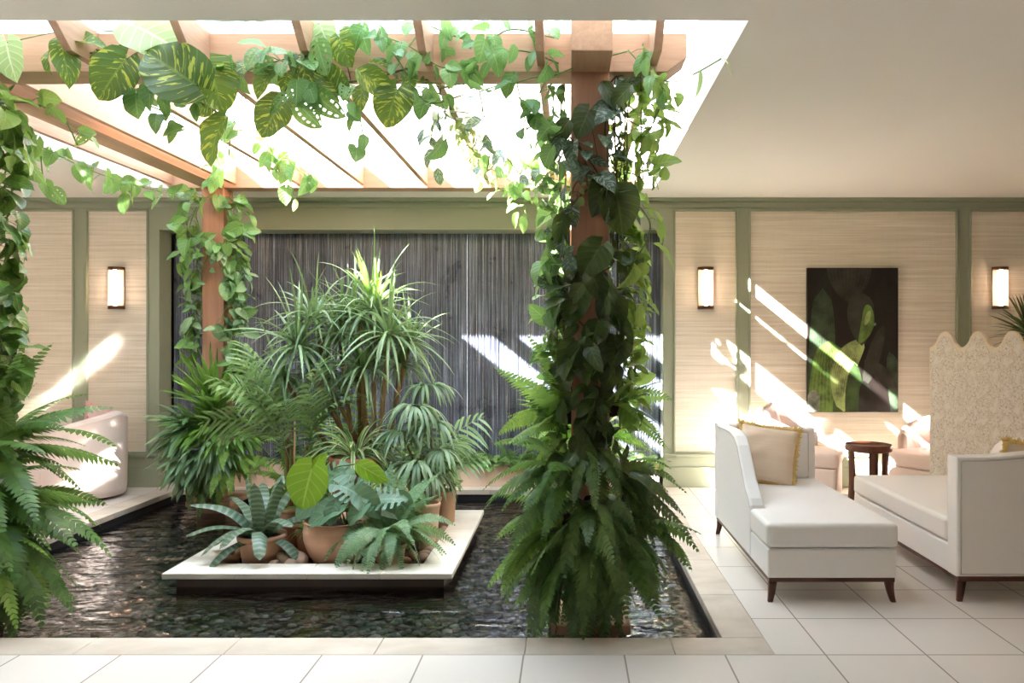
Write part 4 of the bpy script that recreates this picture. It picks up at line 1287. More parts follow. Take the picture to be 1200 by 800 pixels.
# drooping palm on the right
x, y = -1.03, 5.70
b = thing('potted_lady_palm', 'lady palm with drooping blue green leaflets on the right of the island', 'potted plant', (x, y, SOIL))
pot(b, (x, y, SOIL), .085, .30, .065, 'terracotta_pale', 'urn')
st = MB(); fo = MB(); r_ = RS(9)
for (px, py, d, n) in [(487, 480, 5.6, 9), (505, 500, 5.65, 9), (472, 510, 5.6, 8), (500, 455, 5.8, 7), (515, 530, 5.6, 8), (490, 545, 5.5, 9), (470, 545, 5.65, 7), (505, 560, 5.55, 7)]:
    H = P(px, py, d); b0 = np.array([x + r_.uniform(-.03, .03), y + r_.uniform(-.03, .03), .2])
    st.tube(catmull([b0, b0 * .5 + H * .5 + np.array([0, 0, .02]), H]), .007, 6)
    for k in range(n):
        a = 360 * k / n + r_.randn() * 12
        c = H + np.array([0, 0, .02 * r_.rand()])
        # palmate leaf: drooping fingers
        base = c + sph(a, 20) * .05
        for q in range(4):
            strap(fo, base, sph(a + (q - 1.5) * 17, r_.uniform(0, 45)), r_.uniform(.2, .32), .026, r_.uniform(1.8, 3.0), 8, .4, .3, .55, r=r_)
st.build('cane', M['cane'], b); fo.build('foliage', L_['palm_blue'], b)

# pale urn with trailing stems
x, y = -.985, 5.37
b = thing('potted_trailing_plant', 'pale weathered urn with a few trailing stems at the right of the island', 'potted plant', (x, y, SOIL))
pot(b, (x, y, SOIL), .085, .33, .055, 'terracotta_pale', 'urn')
fo = MB(); st = MB(); r_ = RS(10)
for k in range(9):
    a = r_.uniform(150, 260)
    pts = curve((x, y, .26), sph(a, r_.uniform(50, 80)), r_.uniform(.25, .4), 4.2, 9, .05, r_)
    st.tube(pts, .003, 5)
    for p in pts[3:]:
        place(fo, T_ovate[r_.randint(4)], p, r_.randn(3) * .6 + np.array([0, -.4, -.6]), (0, -.6, .8), r_.uniform(.05, .09))
fo.build('foliage', L_['mid_vine'], b); st.build('stem', M['green_stem'], b)

# small dark pot
x, y = -1.13, 5.50
b = thing('potted_seedling', 'small reddish pot with a wilted tuft tucked behind the pale urn', 'potted plant', (x, y, SOIL))
pot(b, (x, y, SOIL), .075, .38, .055, 'terracotta_dark')
mb = MB(); rosette(mb, (x, y, .3), 26, .2, .02, (10, 70), droop=3, r=RS(12)); mb.build('foliage', L_['curly'], b)

# small bushy plant at the right back corner
x, y = -.955, 5.98
b = thing('potted_shrub', 'small bushy plant in a pale pot at the far right corner of the island', 'potted plant', (x, y, SOIL))
pot(b, (x, y, SOIL), .085, .3, .07, 'terracotta_pale', 'plain')
fo = MB(); r_ = RS(13)
for k in range(150):
    d = sph(r_.rand() * 360, r_.uniform(-20, 85)); p = np.array([x, y, .30]) + d * r_.uniform(.03, .13)
    place(fo, T_ovate[k % 4], p, d + r_.randn(3) * .4, UP + r_.randn(3) * .4, r_.uniform(.03, .06))
fo.build('foliage', L_['mid_vine'], b)
# low fern-like plant under the palms (left back)
x, y = -2.13, 6.02
b = thing('potted_fern', 'leafy light green fern at the back left of the island beside the areca palm', 'potted plant', (x, y, SOIL))
pot(b, (x, y, SOIL), .1, .2, .08, 'terracotta')
fern_plant('', '', (x, y, .2), 200, 180, 22, .42, (5, 80), 1.3, 'fern_light', parent=b, seed=55)

for k, (x, y, lab, n, L0) in enumerate([(-1.80, 6.06, 'kentia palm with dark arching fronds at the back of the island behind the areca palm', 14, .95),
                                      (-1.24, 6.05, 'kentia palm with arching fronds at the back of the island behind the lady palm', 14, .9)]):
    b = thing('potted_kentia_palm', lab, 'potted plant', (x, y, SOIL))
    pot(b, (x, y, SOIL), .1, .2, .08, 'terracotta_dark')
    fo = MB(); r_ = RS(90 + k)
    for q in range(n):
        frond(fo, (x, y, .14), sph(q * 137.5 + r_.randn() * 10, 50 + 36 * (q + .5) / n), L0 * r_.uniform(.7, 1.1), r_.uniform(.9, 1.5), 16, .34, .034, 36, .32, .45, 3, 'palm', r=r_)
    fo.build('foliage', L_['palm' if k else 'strap_green'], b)

# broad-leaved filler plants between the pots
for k, (x, y, lab, mt, n, l) in enumerate([(-1.80, 5.72, 'dark leafy plant filling the gap between areca palm and spider plant', 'strap_green', 46, .5),
                                           (-1.33, 5.76, 'narrow leaved green plant filling the gap behind the tall terracotta pot', 'strap_blue', 50, .42),
                                           (-1.75, 5.22, 'low pale creeping plant between the bromeliad and the grooved bowl', 'curly', 60, .16)]):
    b = thing('foliage_plant', lab, 'plant', (x, y, SOIL))
    pot(b, (x, y, SOIL), .09, .18, .07, 'terracotta')
    mb = MB(); rosette(mb, (x, y, SOIL + .17), n, l, .034 if k < 2 else .012, (10, 82), droop=1.6, r=RS(60 + k)); mb.build('foliage', L_[mt], b)

# cobbles
def rock(seed):
    V, T = ico(3); r_ = RS(seed)
    s = np.array([1, .72, .62]) * (1 + .1 * r_.randn(3))
    ph = r_.rand(3) * 6
    V = V * s * (1 + .05 * np.sin(V[:, [0]] * 3 + ph[0]) + .05 * np.sin(V[:, [1]] * 4 + ph[1]))
    mb = MB(); mb.add(V, None, T); return mb.mesh('cobble')
M['cobble'] = plain('brown_cobble', srgb(150, 124, 106), .6, .2, 14, .1)
M['cobble2'] = plain('pinkish_cobble', srgb(178, 146, 124), .65, .2, 14, .1)
rocks = []
for k in range(4):
    me = rock(80 + k); me.materials.append(M['cobble'] if k % 2 else M['cobble2']); me.polygons.foreach_set('use_smooth', [True] * len(me.polygons)); rocks.append(me)
spots = [(-2.21, 4.90, .045), (-1.87, 4.90, .055), (-1.77, 4.905, .055), (-1.83, 4.98, .075), (-1.755, 5.0, .075), (-1.80, 5.09, .075), (-1.88, 5.06, .05), (-2.2, 5.02, .05), (-2.21, 5.2, .055),
         (-.95, 5.06, .055), (-.93, 5.24, .05), (-.96, 5.16, .045), (-.95, 5.58, .06), (-.94, 5.70, .055), (-.93, 5.80, .05), (-1.04, 5.14, .05), (-.955, 5.49, .045), (-2.2, 5.4, .05), (-1.06, 5.02, .04), (-.98, 5.92, .04)]
for k, (x, y, s) in enumerate(spots):
    o = bpy.data.objects.new('cobblestone', rocks[k % 4]); COL.objects.link(o)
    side = 'left and middle' if x < -1.5 else 'right'
    o.location = (x, y, SOIL + s * .5); o.scale = (s, s, s); o.rotation_euler = (rng.uniform(-.3, .3), rng.uniform(-.3, .3), rng.uniform(0, 6))
    tag(o, 'smooth brown cobblestone among the pots on the %s of the island' % side, 'stone', 'cobblestones on the %s of the island' % side)

# =================================================================== TROUGH UNDER THE WATER WALL
tx0, tx1, ty0, ty1, tz = -3.72, .88, 7.435, 7.665, .212
tr = thing('planter_trough', 'long pink clay planter trough along the foot of the water wall', 'planter', ((tx0 + tx1) / 2, 7.55, 0))
boxes('trough_body', [(tx0, tx1, ty0, ty0 + .03, 0, tz), (tx0, tx1, ty1 - .03, ty1, 0, tz), (tx0, tx0 + .03, ty0 + .03, ty1 - .03, 0, tz), (tx1 - .03, tx1, ty0 + .03, ty1 - .03, 0, tz), (tx0 + .03, tx1 - .03, ty0 + .03, ty1 - .03, 0, .03)], M['trough'], tr, .003)
boxes('soil', [(tx0 + .03, tx1 - .03, ty0 + .03, ty1 - .03, .14, .185)], M['soil'], tr)
kp = 0
for k, x in enumerate([-3.1, -2.55, -1.26, -1.02, -.80, -.58, -.36, -.14, .08, .42, .72]):
    r_ = RS(100 + k)
    low = k % 2 == 0
    where = {-3.1: 'far left by the post', -2.55: 'seen between post and palm'}.get(x)
    if low:
        b = thing('heart_leaved_plant', 'low heart leaved plant hanging over the edge of the clay trough', 'plant', (x, 7.53, .18), 0, 'heart leaved plants in the clay trough')
        fo = MB()
        for q in range(46):
            d = sph(r_.uniform(180, 360), r_.uniform(0, 70)); p = np.array([x + r_.randn() * .11, 7.5, .20]) + d * np.array([.05, .09, .08])
            p[1] = min(p[1], 7.6)
            place(fo, T_heart[q % 4], p, d * .5 + np.array([r_.randn() * .4, -.35, -.3]), (r_.randn() * .2, -.7, .9), r_.uniform(.05, .095))
        fo.build('foliage', L_['heart_pale'], b)
    else:
        b = thing('trough_herb', 'upright feathery herb growing in the clay trough before the water wall', 'plant', (x, 7.55, .18), 0, 'feathery herbs in the clay trough')
        fo = MB()
        for q in range(26):
            frond(fo, (x + r_.randn() * .07, 7.52 + r_.randn() * .015, .18), sph(r_.uniform(170, 370), r_.uniform(45, 85)), r_.uniform(.18, .36), 1.2, 14, .2, .06, 30, .2, .2, r=r_)
        fo.build('foliage', L_['mid_vine' if k % 4 == 1 else 'strap_green'], b)

# =================================================================== FERNS ROUND THE POSTS
FX, FY_ = .11, 3.945
def post_ferns(cx, cy, lst, r0, name='post_fern'):
    for k, (az, z, L, n, el, dr, mt, lab) in enumerate(lst):
        c = np.array([cx + math.cos(rad(az)) * r0, cy + math.sin(rad(az)) * r0, z])
        fern_plant(name, lab, c, az, 62, n, L, el, dr, mt, seed=200 + k + int(cx * 10))


post_ferns(FX, FY_, [
    (185, 1.02, .50, 16, (-5, 78), .9, 'fern_light', 'bright sunlit fern highest on the left side of the near post'),
    (-8, 1.06, .36, 14, (-10, 65), 1.3, 'fern_light', 'small fern highest on the right side of the near post'),
    (205, .74, .52, 20, (-25, 62), 1.3, 'fern', 'green fern at mid height on the left side of the near post'),
    (178, .50, .46, 20, (-35, 50), 1.6, 'fern_light', 'yellow green fern low on the left side of the near post'),
    (268, .86, .34, 16, (-40, 40), 2.0, 'fern_dark', 'dark fern highest on the front of the near post'),
    (272, .60, .44, 24, (-45, 45), 2.2, 'fern_dark', 'dark fern at mid height on the front of the near post'),
    (238, .42, .48, 24, (-50, 40), 2.2, 'fern_dark', 'dark fern hanging over the front left corner of the near plinth'),
    (302, .44, .48, 24, (-50, 40), 2.2, 'fern_dark', 'dark fern hanging over the front right corner of the near plinth'),
    (2, .72, .46, 22, (-35, 45), 1.5, 'fern_dark', 'dark fern at mid height on the right side of the near post'),
    (352, .44, .50, 22, (-40, 45), 1.7, 'fern', 'green fern reaching low right towards the pool edge from the near post'),
    (200, .30, .42, 20, (-45, 35), 2.0, 'fern', 'green fern lowest on the left of the near post by the water'),
    (278, .30, .36, 18, (-60, 20), 2.2, 'fern_dark', 'dark fern lowest on the front of the near post above its plinth'),
    (90, .66, .44, 18, (-35, 50), 1.6, 'fern', 'fern growing on the far side of the near post'),
], .115)
LX = -3.115
post_ferns(LX, FY_, [
    (20, .86, .58, 20, (-10, 75), 1.1, 'fern', 'bright fern highest at the left edge in front of the pink armchair'),
    (-30, .66, .56, 22, (-30, 60), 1.5, 'fern', 'green fern at mid height at the left edge of the pool'),
    (12, .52, .60, 22, (-35, 45), 1.4, 'fern', 'green fern reaching over the water at the left edge'),
    (-40, .38, .54, 22, (-50, 40), 1.9, 'fern_light', 'light fern lowest at the left edge above the plinth'),
    (5, .28, .48, 20, (-50, 30), 1.9, 'fern_dark', 'dark fern lowest at the left edge behind the light fern'),
], .12)

# strap-leaved plants round the back left post
def strap_plant(name, label, c, az, spread, n, L, w, el, dr, mt, seed, extra=None):
    r_ = RS(seed)
    b = thing(name, label, 'plant', tuple(c))
    mb = MB()
    for k in range(n):
        a = az + spread * (2 * ((k * .618034) % 1) - 1); e = el[0] + (el[1] - el[0]) * (k + .5) / n + r_.randn() * 7
        strap(mb, np.asarray(c) + r_.randn(3) * .015, sph(a, e), L * r_.uniform(.7, 1.1), w * r_.uniform(.8, 1.2), dr * r_.uniform(.6, 1.4), 9, .35, .4, .6, r=r_)
    mb.build('foliage', L_[mt], b)
    cr = MB(); cr.lathe([(0.001, .03), (.03, .025), (.04, -.01), (.001, -.05)], c, 10); cr.build('crown', M['soil'], b)
    return b


BX, BY = -3.115, 6.85
strap_plant('birds_nest_fern', 'bright upright strap leaved fern highest on the back left post', (BX + .05, BY - .16, .80), 270, 120, 60, .56, .05, (30, 88), .45, 'strap_green', 301)
strap_plant('cascading_plant', 'broad leaved cascading plant spreading left from the back left post', (BX - .14, BY - .12, .62), 205, 75, 60, .44, .065, (-20, 65), 1.4, 'strap_blue', 302)
strap_plant('cascading_plant', 'dark cascading plant lowest on the left of the back left post', (BX - .13, BY - .13, .40), 215, 80, 56, .42, .065, (-40, 50), 1.7, 'strap_blue', 303)
strap_plant('cascading_plant', 'silvery cascading plant drooping at the front of the back left post', (BX + .05, BY - .14, .46), 272, 65, 60, .42, .05, (-25, 65), 1.9, 'strap_blue', 304)
strap_plant('cascading_plant', 'green strap plant at mid height on the right of the back left post', (BX + .13, BY - .12, .64), 325, 75, 56, .46, .05, (-20, 65), 1.4, 'strap_green', 305)
strap_plant('birds_nest_fern', 'green strap leaved fern filling the front of the back left post below the highest one', (BX + .0, BY - .16, .64), 262, 110, 60, .42, .05, (0, 70), 1.2, 'strap_green', 311)
fern_plant('post_fern', 'yellow green fern low on the right of the back left post', (BX + .14, BY - .11, .42), 325, 65, 26, .44, (-35, 50), 1.7, 'fern_light', seed=306)
fern_plant('post_fern', 'dark fern lowest on the front of the back left post', (BX - .02, BY - .14, .26), 268, 70, 22, .36, (-50, 30), 2.0, 'fern_dark', seed=307)
# back right post, mostly behind the near post
fern_plant('post_fern', 'fern on the back right post showing left behind the near post', (.0, 6.72, .62), 200, 70, 26, .62, (-20, 65), 1.3, 'fern_light', seed=308)
fern_plant('post_fern', 'fern on the back right post showing right behind the near post', (.22, 6.74, .55), -20, 60, 22, .55, (-20, 60), 1.4, 'fern_light', seed=309)

# =================================================================== CLIMBERS
def radial(cx, cy, up=0.1):
    def f(p, r):
        o = np.array([p[0] - cx, p[1] - cy, 0]); return nrm(nrm(o) + np.array([0, 0, up]) + r.randn(3) * .3)
    return f


def ring_path(cx, cy, keys, r0=.12, wob=.02, seed=0):
    r_ = RS(seed); out = []
    for a, z in keys:
        # follow the square section of the post
        c, s = math.cos(rad(a)), math.sin(rad(a)); q = r0 / max(abs(c), abs(s)) if True else r0
        q = min(q, r0 * 1.18)
        out.append((cx + c * q + r_.randn() * wob * .4, cy + s * q + r_.randn() * wob * .4, z))
    return out


# ---- front beam
def BL(bx, by, tx_, ty_, d, tp, nor=(0, -1, .25), k=1.0):
    b0 = P(bx, by, d + .02); t0 = P(tx_, ty_, d - .02)
    return (b0, t0 - b0, np.array(nor) + rng.randn(3) * .12, np.linalg.norm(t0 - b0) * k, tp)


rp = radial(FX, FY_)
vine('climbing_pothos', 'pale green pothos climbing the left side of the near post', [ring_path(FX, FY_, [(185, .9), (200, 1.2), (175, 1.5), (195, 1.8), (170, 2.1), (190, 2.4), (200, 2.68)], .13, seed=1), ring_path(FX, FY_, [(160, 1.0), (180, 1.4), (205, 1.7), (185, 2.0), (165, 2.3), (185, 2.7)], .15, seed=2)],
     'mid_vine', T_heart + T_ovate, (.06, .125), .028, rp, seed=21, petiole=.075, down=.35)
vine('climbing_pothos', 'sunlit yellow green pothos climbing the right side of the near post', [ring_path(FX, FY_, [(-10, .95), (10, 1.25), (-15, 1.6), (12, 1.9), (-5, 2.2), (10, 2.5), (-10, 2.8)], .14, seed=3), ring_path(FX, FY_, [(20, 1.3), (-8, 1.7), (15, 2.05), (-15, 2.35), (5, 2.6), (15, 2.85)], .18, seed=4), ring_path(FX, FY_, [(-25, 1.1), (-5, 1.5), (-20, 1.8)], .15, seed=41), ring_path(FX, FY_, [(-30, 2.2), (-5, 2.35), (-20, 2.5), (5, 2.62), (-15, 2.72)], .25, seed=42), [(.36, 3.8, 2.72), (.45, 3.78, 2.62), (.42, 3.76, 2.48), (.36, 3.8, 2.4)]],
     'light_vine', T_heart + T_ovate, (.06, .13), .03, rp, seed=22, petiole=.085, down=.35)
vine('climbing_philodendron', 'dark glossy philodendron winding over the front of the near post', [ring_path(FX, FY_, [(200, .8), (250, 1.0), (290, 1.15), (330, 1.3), (300, 1.4), (250, 1.5), (220, 1.62), (265, 1.72), (310, 1.78), (345, 1.9)], .125, seed=5), ring_path(FX, FY_, [(330, .8), (290, .95), (245, 1.1), (215, 1.3), (250, 1.38), (300, 1.52), (335, 1.66)], .125, seed=6), ring_path(FX, FY_, [(260, .75), (280, 1.0), (262, 1.25), (285, 1.42)], .13, seed=61)],
     'dark_vine', T_heart + T_ovate, (.08, .15), .03, rp, seed=23, petiole=.05, stem_mat='stem', down=.4, per=1, extra=[
         BL(704, 288, 682, 322, 3.76, T_big[0]), BL(678, 300, 664, 330, 3.78, T_ovate[1], (-.3, -1, .2)), BL(694, 322, 708, 352, 3.75, T_heart[1]), BL(716, 332, 704, 372, 3.75, T_ovate[2]), BL(724, 345, 726, 385, 3.78, T_ovate[0], (.3, -1, .1)), BL(680, 345, 668, 378, 3.76, T_heart[2]), BL(700, 380, 690, 418, 3.74, T_big[1], k=.8), BL(660, 250, 654, 285, 3.8, T_ovate[0]), BL(722, 225, 732, 270, 3.78, T_big[2], (.2, -1, .2)),
         BL(668, 140, 646, 168, 3.76, T_ovate[3]), BL(690, 130, 676, 160, 3.78, T_heart[0]), BL(706, 96, 722, 124, 3.76, T_ovate[1]), BL(740, 100, 716, 122, 3.74, T_ovate[2]), BL(712, 215, 694, 246, 3.77, T_heart[3]), BL(730, 400, 716, 430, 3.76, T_heart[0]), BL(672, 405, 660, 440, 3.76, T_heart[1])])
vine('climbing_silver_vine', 'silvery leaved vine crossing the upper front of the near post', [ring_path(FX, FY_, [(195, 2.05), (235, 2.18), (275, 2.22), (310, 2.12), (345, 2.05)], .12, seed=7), ring_path(FX, FY_, [(200, 2.45), (228, 2.42), (262, 2.34), (280, 2.24)], .12, seed=8), ring_path(FX, FY_, [(190, 1.5), (215, 1.7), (235, 1.8), (208, 1.95)], .12, seed=9), ring_path(FX, FY_, [(345, 2.75), (312, 2.55), (298, 2.40), (318, 2.28)], .125, seed=10)],
     'silver', T_ovate + T_heart, (.08, .14), .04, rp, seed=24, petiole=.04, stem_mat='stem', down=.4)
vine('climbing_ivy', 'small leaved ivy twisting round the near post', [ring_path(FX, FY_, [(180, .95), (205, 1.3), (190, 1.7), (215, 2.0), (250, 2.13), (300, 2.2), (340, 2.3), (365, 2.5), (350, 2.75)], .13, seed=11), ring_path(FX, FY_, [(350, 1.1), (335, 1.5), (350, 1.8), (330, 2.1), (350, 2.4), (345, 2.7)], .13, seed=12)],
     'ivy', T_small, (.03, .055), .014, rp, seed=25, petiole=.04, stem_mat='stem')

rb = radial(BX, BY)
vine('climbing_pothos', 'mid green pothos thick around the top of the back left post', [ring_path(BX, BY, [(180, 1.1), (225, 1.4), (185, 1.7), (235, 2.0), (262, 2.2), (215, 2.5), (262, 2.66)], .14, seed=13), ring_path(BX, BY, [(-10, 1.0), (-35, 1.35), (-10, 1.65), (-40, 1.95), (-15, 2.3), (-30, 2.6)], .15, seed=14), ring_path(BX, BY, [(300, 2.2), (330, 2.4), (-10, 2.55), (320, 2.66)], .2, seed=15), ring_path(BX, BY, [(200, 2.1), (240, 2.2), (200, 2.4), (170, 2.6)], .2, seed=16)],
     'mid_vine', T_heart + T_ovate, (.08, .16), .03, rb, seed=26, petiole=.09, down=.35)
vine('climbing_silver_vine', 'blue green vine on the right side of the back left post', [ring_path(BX, BY, [(-15, 1.05), (-45, 1.4), (-60, 1.6), (-20, 1.8), (-50, 2.0), (-75, 2.15), (-20, 2.35), (-40, 2.6)], .14, seed=17), ring_path(BX, BY, [(190, 1.3), (225, 1.5), (240, 1.62), (200, 1.75), (235, 1.95)], .14, seed=18), ring_path(BX, BY, [(0, 1.2), (-30, 1.7), (-5, 2.2)], .2, seed=19)],
     'strap_blue', T_ovate, (.08, .15), .024, rb, seed=27, petiole=.08, down=.35)

rr_ = radial(.11, BY)
vine('climbing_pothos', 'pothos on the back right post glimpsed behind the near post', [ring_path(.11, BY, [(180, .9), (200, 1.3), (180, 1.7), (210, 2.1), (185, 2.4), (200, 2.68)], .14, seed=50), ring_path(.11, BY, [(0, .9), (-20, 1.3), (0, 1.7), (-20, 2.1), (0, 2.5), (-10, 2.7)], .14, seed=51)],
     'mid_vine', T_heart + T_ovate, (.08, .15), .05, rr_, seed=52, petiole=.08, down=.4)
vine('hanging_vine', 'leafy vine looped between rafters above the far end beside the near post', [[(-.72, 6.3, 2.78), (-.55, 6.35, 2.66), (-.35, 6.3, 2.62), (-.13, 6.4, 2.74), (.02, 6.6, 2.72)], [(-.6, 6.0, 2.74), (-.42, 6.1, 2.66), (-.2, 6.0, 2.7), (-.1, 5.8, 2.76)], [(-.35, 6.3, 2.62), (-.36, 6.32, 2.5), (-.33, 6.3, 2.4)], [(-.13, 6.7, 2.76), (.2, 6.5, 2.7), (.4, 6.3, 2.76), (.42, 5.9, 2.76)], [(-.68, 5.6, 2.76), (-.5, 5.5, 2.68), (-.3, 5.4, 2.7), (-.13, 5.3, 2.76)]],
     'mid_vine', T_heart + T_ovate, (.08, .14), .05, lambda p, r: nrm(r.randn(3) + np.array([0, -.5, .2])), seed=53, petiole=.07)

rl = radial(LX, FY_)
vine('climbing_pothos', 'variegated pothos hanging down the left edge of the view', [ring_path(LX, FY_, [(0, .9), (-20, 1.2), (5, 1.5), (-15, 1.8), (8, 2.1), (-10, 2.4), (0, 2.7)], .15, seed=20), ring_path(LX, FY_, [(-25, 1.0), (5, 1.3), (-20, 1.65), (5, 2.0), (-20, 2.35), (0, 2.6)], .19, seed=21), ring_path(LX, FY_, [(20, 1.0), (0, 1.5), (15, 2.0), (-5, 2.5)], .17, seed=22)],
     'pothos', T_heart + T_ovate, (.09, .17), .045, rl, seed=28, petiole=.09, down=.4)
vine('climbing_pothos', 'light green vine trailing at the top left corner of the view', [[(-3.0, 3.95, 2.72), (-2.85, 3.85, 2.6), (-2.8, 3.9, 2.4), (-2.83, 3.85, 2.2)], [(-2.95, 3.9, 2.6), (-2.75, 3.95, 2.62), (-2.62, 4.0, 2.55), (-2.55, 4.0, 2.42)], [(-3.05, 3.8, 2.5), (-2.9, 3.75, 2.3), (-2.88, 3.8, 2.05)]],
     'light_vine', T_heart + T_hole[:1], (.07, .13), .055, rl, seed=29, petiole=.06)
fwd = lambda p, r: nrm(np.array([r.randn() * .5, -1, .1 + r.randn() * .4]))
vine('trailing_garland', 'sagging pothos garland strung from the left edge to the back left post', [[(-3.2, 4.0, 2.68), (-3.15, 4.5, 2.58), (-3.2, 5.2, 2.55), (-3.2, 5.9, 2.57), (-3.12, 6.5, 2.62), (-3.0, 6.8, 2.68)], [(-3.15, 4.6, 2.57), (-3.17, 4.65, 2.4), (-3.15, 4.7, 2.28)], [(-3.18, 5.6, 2.56), (-3.2, 5.65, 2.38)]],
     'mid_vine', T_heart + T_hole[:1], (.08, .15), .07, fwd, seed=30, petiole=.06)

zb = 2.86; yb = 3.79
vine('trailing_pothos', 'large leaved variegated pothos draped over the left half of the front beam',
     [[P(60, 60, yb), P(120, 62, yb), P(160, 52, yb), P(230, 95, yb), P(300, 80, yb), P(360, 95, yb), P(420, 95, yb), P(480, 80, yb)], [P(230, 96, 3.76), P(262, 140, 3.74)]],
     'pothos_var', T_heart, (.09, .14), .16, fwd, seed=31, petiole=.05, stem_mat='stem', stem_r=.006, extra=[
         BL(147, 70, 114, 112, 3.62, T_big[0], k=1.05), BL(230, 100, 166, 56, 3.6, T_big[1], (0.1, -1, -.25), 1.05), BL(263, 140, 238, 180, 3.66, T_big[2], (-.3, -1, .2), 1.15),
         BL(70, 46, 84, 94, 3.66, T_ovate[1], (.4, -1, 0)), BL(245, 75, 262, 134, 3.68, T_big[0], (.5, -1, .1), .9), BL(420, 82, 460, 108, 3.66, T_ovate[2], k=1.05), BL(465, 105, 452, 147, 3.66, T_big[0], (.1, -1, .1), 1.0),
         BL(398, 44, 410, 80, 3.68, T_big[1], (-.2, -1, .2), .85), BL(395, 108, 372, 68, 3.7, T_heart[1]), BL(330, 120, 304, 158, 3.72, T_big[0]), BL(318, 84, 296, 108, 3.68, T_heart[2]), BL(425, 100, 420, 130, 3.7, T_ovate[0]), BL(352, 68, 362, 98, 3.7, T_heart[2])])
vine('trailing_philodendron', 'pale large leaf lying on top of the front beam near its left end', [[P(120, 36, 3.85), P(155, 38, 3.8), P(180, 30, 3.8)]],
     'pale_big', T_heart, (.08, .1), .3, fwd, seed=32, extra=[BL(158, 30, 204, 52, 3.70, T_big[0], (0, -1, .5), 1.2), BL(375, 28, 384, 54, 3.72, T_heart[0], k=1.2), BL(8, 50, 12, 95, 3.7, T_heart[1], k=.9)])
vine('swiss_cheese_vine', 'swiss cheese vine with holed leaves hanging below the middle of the front beam', [[P(300, 60, 3.76), P(340, 75, 3.74), P(370, 100, 3.72), P(400, 112, 3.72)], [P(345, 95, 3.72), P(350, 120, 3.72)]],
     'mid_vine', T_hole, (.09, .13), .06, fwd, seed=33, petiole=.06, extra=[BL(372, 50, 380, 82, 3.66, T_hole[0], k=1.1), BL(345, 100, 368, 122, 3.68, T_hole[1], k=1.2), BL(370, 112, 392, 130, 3.68, T_hole[2], k=1.2), BL(350, 122, 372, 145, 3.66, T_hole[0], k=1.1)])
vine('trailing_vine', 'mid green vine scattered along the middle of the front beam',
     [[P(270, 90, 3.78), P(310, 75, 3.77), P(360, 60, 3.77), P(410, 35, 3.8), P(450, 50, 3.76), P(480, 90, 3.76)], [P(440, 40, 3.8), P(480, 55, 3.77), P(520, 80, 3.76), P(560, 70, 3.77), P(610, 60, 3.77), P(655, 75, 3.77)], [P(500, 30, 3.85), P(560, 50, 3.78), P(600, 35, 3.8), P(650, 45, 3.8)], [P(150, 115, 3.76), P(190, 130, 3.72), P(225, 150, 3.75)], [P(180, 100, 3.75), P(205, 120, 3.7), P(245, 115, 3.75)]],
     'mid_vine', T_heart + T_ovate, (.07, .125), .045, fwd, seed=34, petiole=.06)
vine('trailing_vine', 'light vine dangling in short strands below the front beam', [[P(425, 95, 3.75), P(423, 130, 3.73), P(428, 165, 3.73)], [P(515, 98, 3.9), P(512, 140, 3.9), P(520, 175, 3.92)], [P(560, 98, 3.8), P(566, 130, 3.8)], [P(605, 98, 3.8), P(612, 130, 3.8), P(622, 175, 3.8)], [P(640, 90, 3.8), P(628, 120, 3.78), P(640, 150, 3.76), P(650, 190, 3.76)], [P(735, 60, 3.8), P(760, 90, 3.76), P(775, 120, 3.74)], [P(480, 100, 3.8), P(505, 120, 3.78), P(545, 110, 3.78)]],
     'mid_vine', T_heart + T_ovate, (.07, .13), .055, fwd, seed=35, petiole=.06)
vine('trailing_vine', 'thin vine reaching from the right end of the front beam over the skylight', [[P(760, 90, 3.80), P(790, 95, 3.70), P(815, 85, 3.66), P(845, 68, 3.66)]], 'pale_big', T_lance, (.08, .12), .13, fwd, seed=36, petiole=.03)
# rafters and back
rxx = -.691
pr = [(rxx + (.04 if k % 2 else -.04), 3.95 + .3 * k, 2.80 + (.05 if k % 3 else -.06)) for k in range(10)]
vine('hanging_vine', 'small leaved creeper twisting along a rafter left of the near post', [pr, [(x_ * 1.0, y_, 2.74) for x_, y_, z_ in pr[2:8]]], 'ivy', T_small, (.03, .06), .022, fwd, seed=37, petiole=.05, stem_mat='stem')
vine('hanging_vine', 'pothos strands hanging near the top of the back left post', [[P(300, 150, 5.2), P(325, 190, 5.3), P(340, 215, 5.4), P(345, 235, 5.4)], [P(320, 170, 5.3), P(350, 200, 5.4), P(362, 215, 5.4)], [P(255, 160, 5.6), P(262, 190, 5.8), P(255, 215, 6.2)], [P(285, 110, 4.6), P(272, 150, 4.8), P(268, 185, 5.0)]],
     'mid_vine', T_heart + T_ovate, (.08, .14), .06, fwd, seed=38, petiole=.06)
vine('hanging_vine', 'pale vine hanging between the rafters beside the near post', [[P(560, 120, 4.6), P(575, 160, 4.6), P(570, 200, 4.7)], [P(595, 185, 5.0), P(618, 210, 5.1), P(640, 205, 5.1), P(655, 225, 5.1)], [P(520, 130, 4.3), P(505, 160, 4.4), P(520, 190, 4.6)]],
     'silver', T_ovate, (.08, .12), .075, fwd, seed=39, petiole=.05)
vine('climbing_pothos', 'long loose tendril with single leaves beside the upper right of the near post', [[P(735, 230, 3.85), P(750, 242, 3.8), P(762, 262, 3.8), P(757, 285, 3.78)], [P(735, 140, 3.85), P(760, 150, 3.8), P(770, 125, 3.78)], [P(725, 340, 3.85), P(742, 350, 3.8), P(745, 365, 3.8)]], 'light_vine', T_ovate, (.1, .14), .085, rp, seed=40, petiole=.04)

# =================================================================== LIGHT AND CAMERA
wd = bpy.data.worlds.new('World'); SC.world = wd; wd.use_nodes = True
bg = wd.node_tree.nodes['Background']
bg.inputs[0].default_value = (.69, .855, 1.0, 1); bg.inputs[1].default_value = 1.0


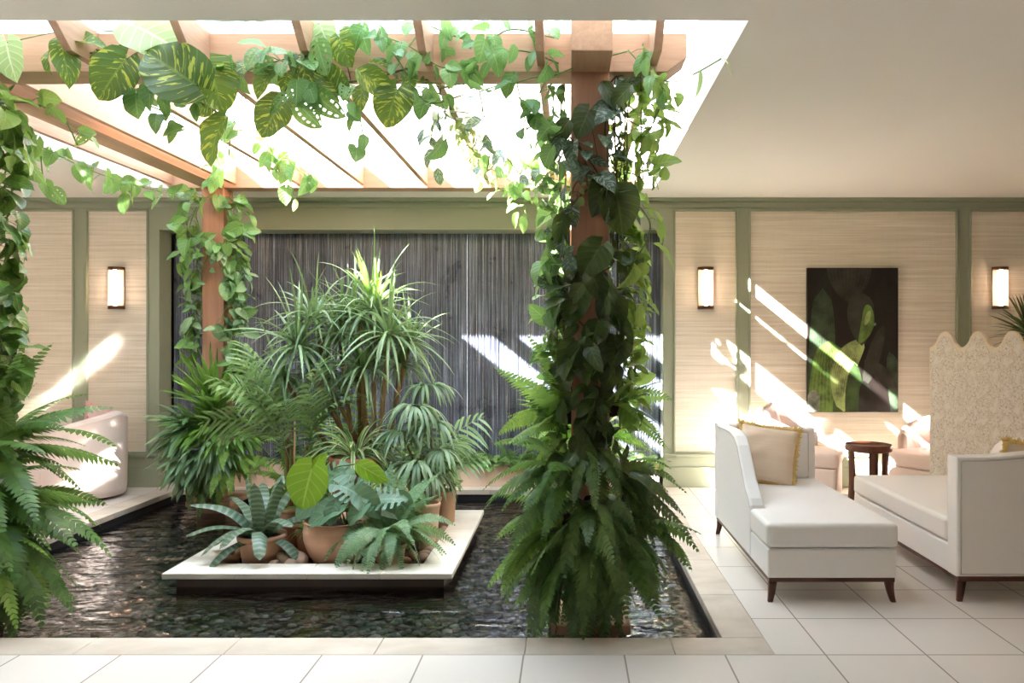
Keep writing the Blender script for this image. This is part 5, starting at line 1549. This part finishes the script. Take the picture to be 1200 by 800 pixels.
def sun(name, d, strength, angle, col=(1, .985, .975)):
    l = bpy.data.lights.new(name, 'SUN'); l.energy = strength; l.angle = rad(angle); l.color = col
    o = bpy.data.objects.new(name, l); COL.objects.link(o)
    o.rotation_euler = Vector(d).to_track_quat('-Z', 'Y').to_euler(); o.location = (-3, 2, 6)
    return o


sun('sun', (1.0, .58, -.81), 30, .8)
al = bpy.data.lights.new('left_beam_lamp', 'AREA'); al.shape = 'RECTANGLE'; al.size = .9; al.size_y = .15; al.spread = rad(1.0); al.energy = .8; al.color = (1, .97, .92)  # added narrow lamp that throws the bright streak on the left wall
ao = bpy.data.objects.new('left_beam_lamp', al); COL.objects.link(ao)
rd = Vector((-1.0, 1.1, -.83)).normalized()
hit = Vector((W(76), WY, Z(453)))
ao.location = hit - rd * 5.2
lx = (Vector((0, 1, 0)) - rd * rd.y).normalized(); lz = -rd; ly = lz.cross(lx)
ao.rotation_euler = Matrix((lx, ly, lz)).transposed().to_euler()
al2 = al.copy(); al2.size = .5; al2.size_y = .34; al2.energy = .8
ao2 = bpy.data.objects.new('left_beam_lamp', al2); COL.objects.link(ao2)  # second added lamp, for the bright patch on the left armchair
rd = Vector((-1.0, .62, -.83)).normalized()
ao2.location = Vector((-4.06, 6.66, .42)) - rd * 6.0
lx = (Vector((0, 1, 0)) - rd * rd.y).normalized(); lz = -rd; ly = lz.cross(lx)
ao2.rotation_euler = Matrix((lx, ly, lz)).transposed().to_euler()
cam = bpy.data.cameras.new('camera'); co = bpy.data.objects.new('camera', cam); COL.objects.link(co)
co.location = (0, 0, 1.4); co.rotation_euler = (PI / 2, 0, 0)
cam.sensor_width = 36; cam.lens = F / 1200 * 36; cam.shift_x = -66 / 1200; cam.clip_start = .05
SC.camera = co
vs = SC.view_settings
vs.view_transform = 'Standard'; vs.look = 'None'; vs.gamma = 1; vs.use_curve_mapping = False
vs.exposure = 3.35
SC.cycles.max_bounces = 10; SC.cycles.diffuse_bounces = 8; SC.cycles.transparent_max_bounces = 16; SC.cycles.caustics_reflective = False; SC.cycles.caustics_refractive = False
SC.cycles.sample_clamp_indirect = 12
SC.cycles.use_denoising = True
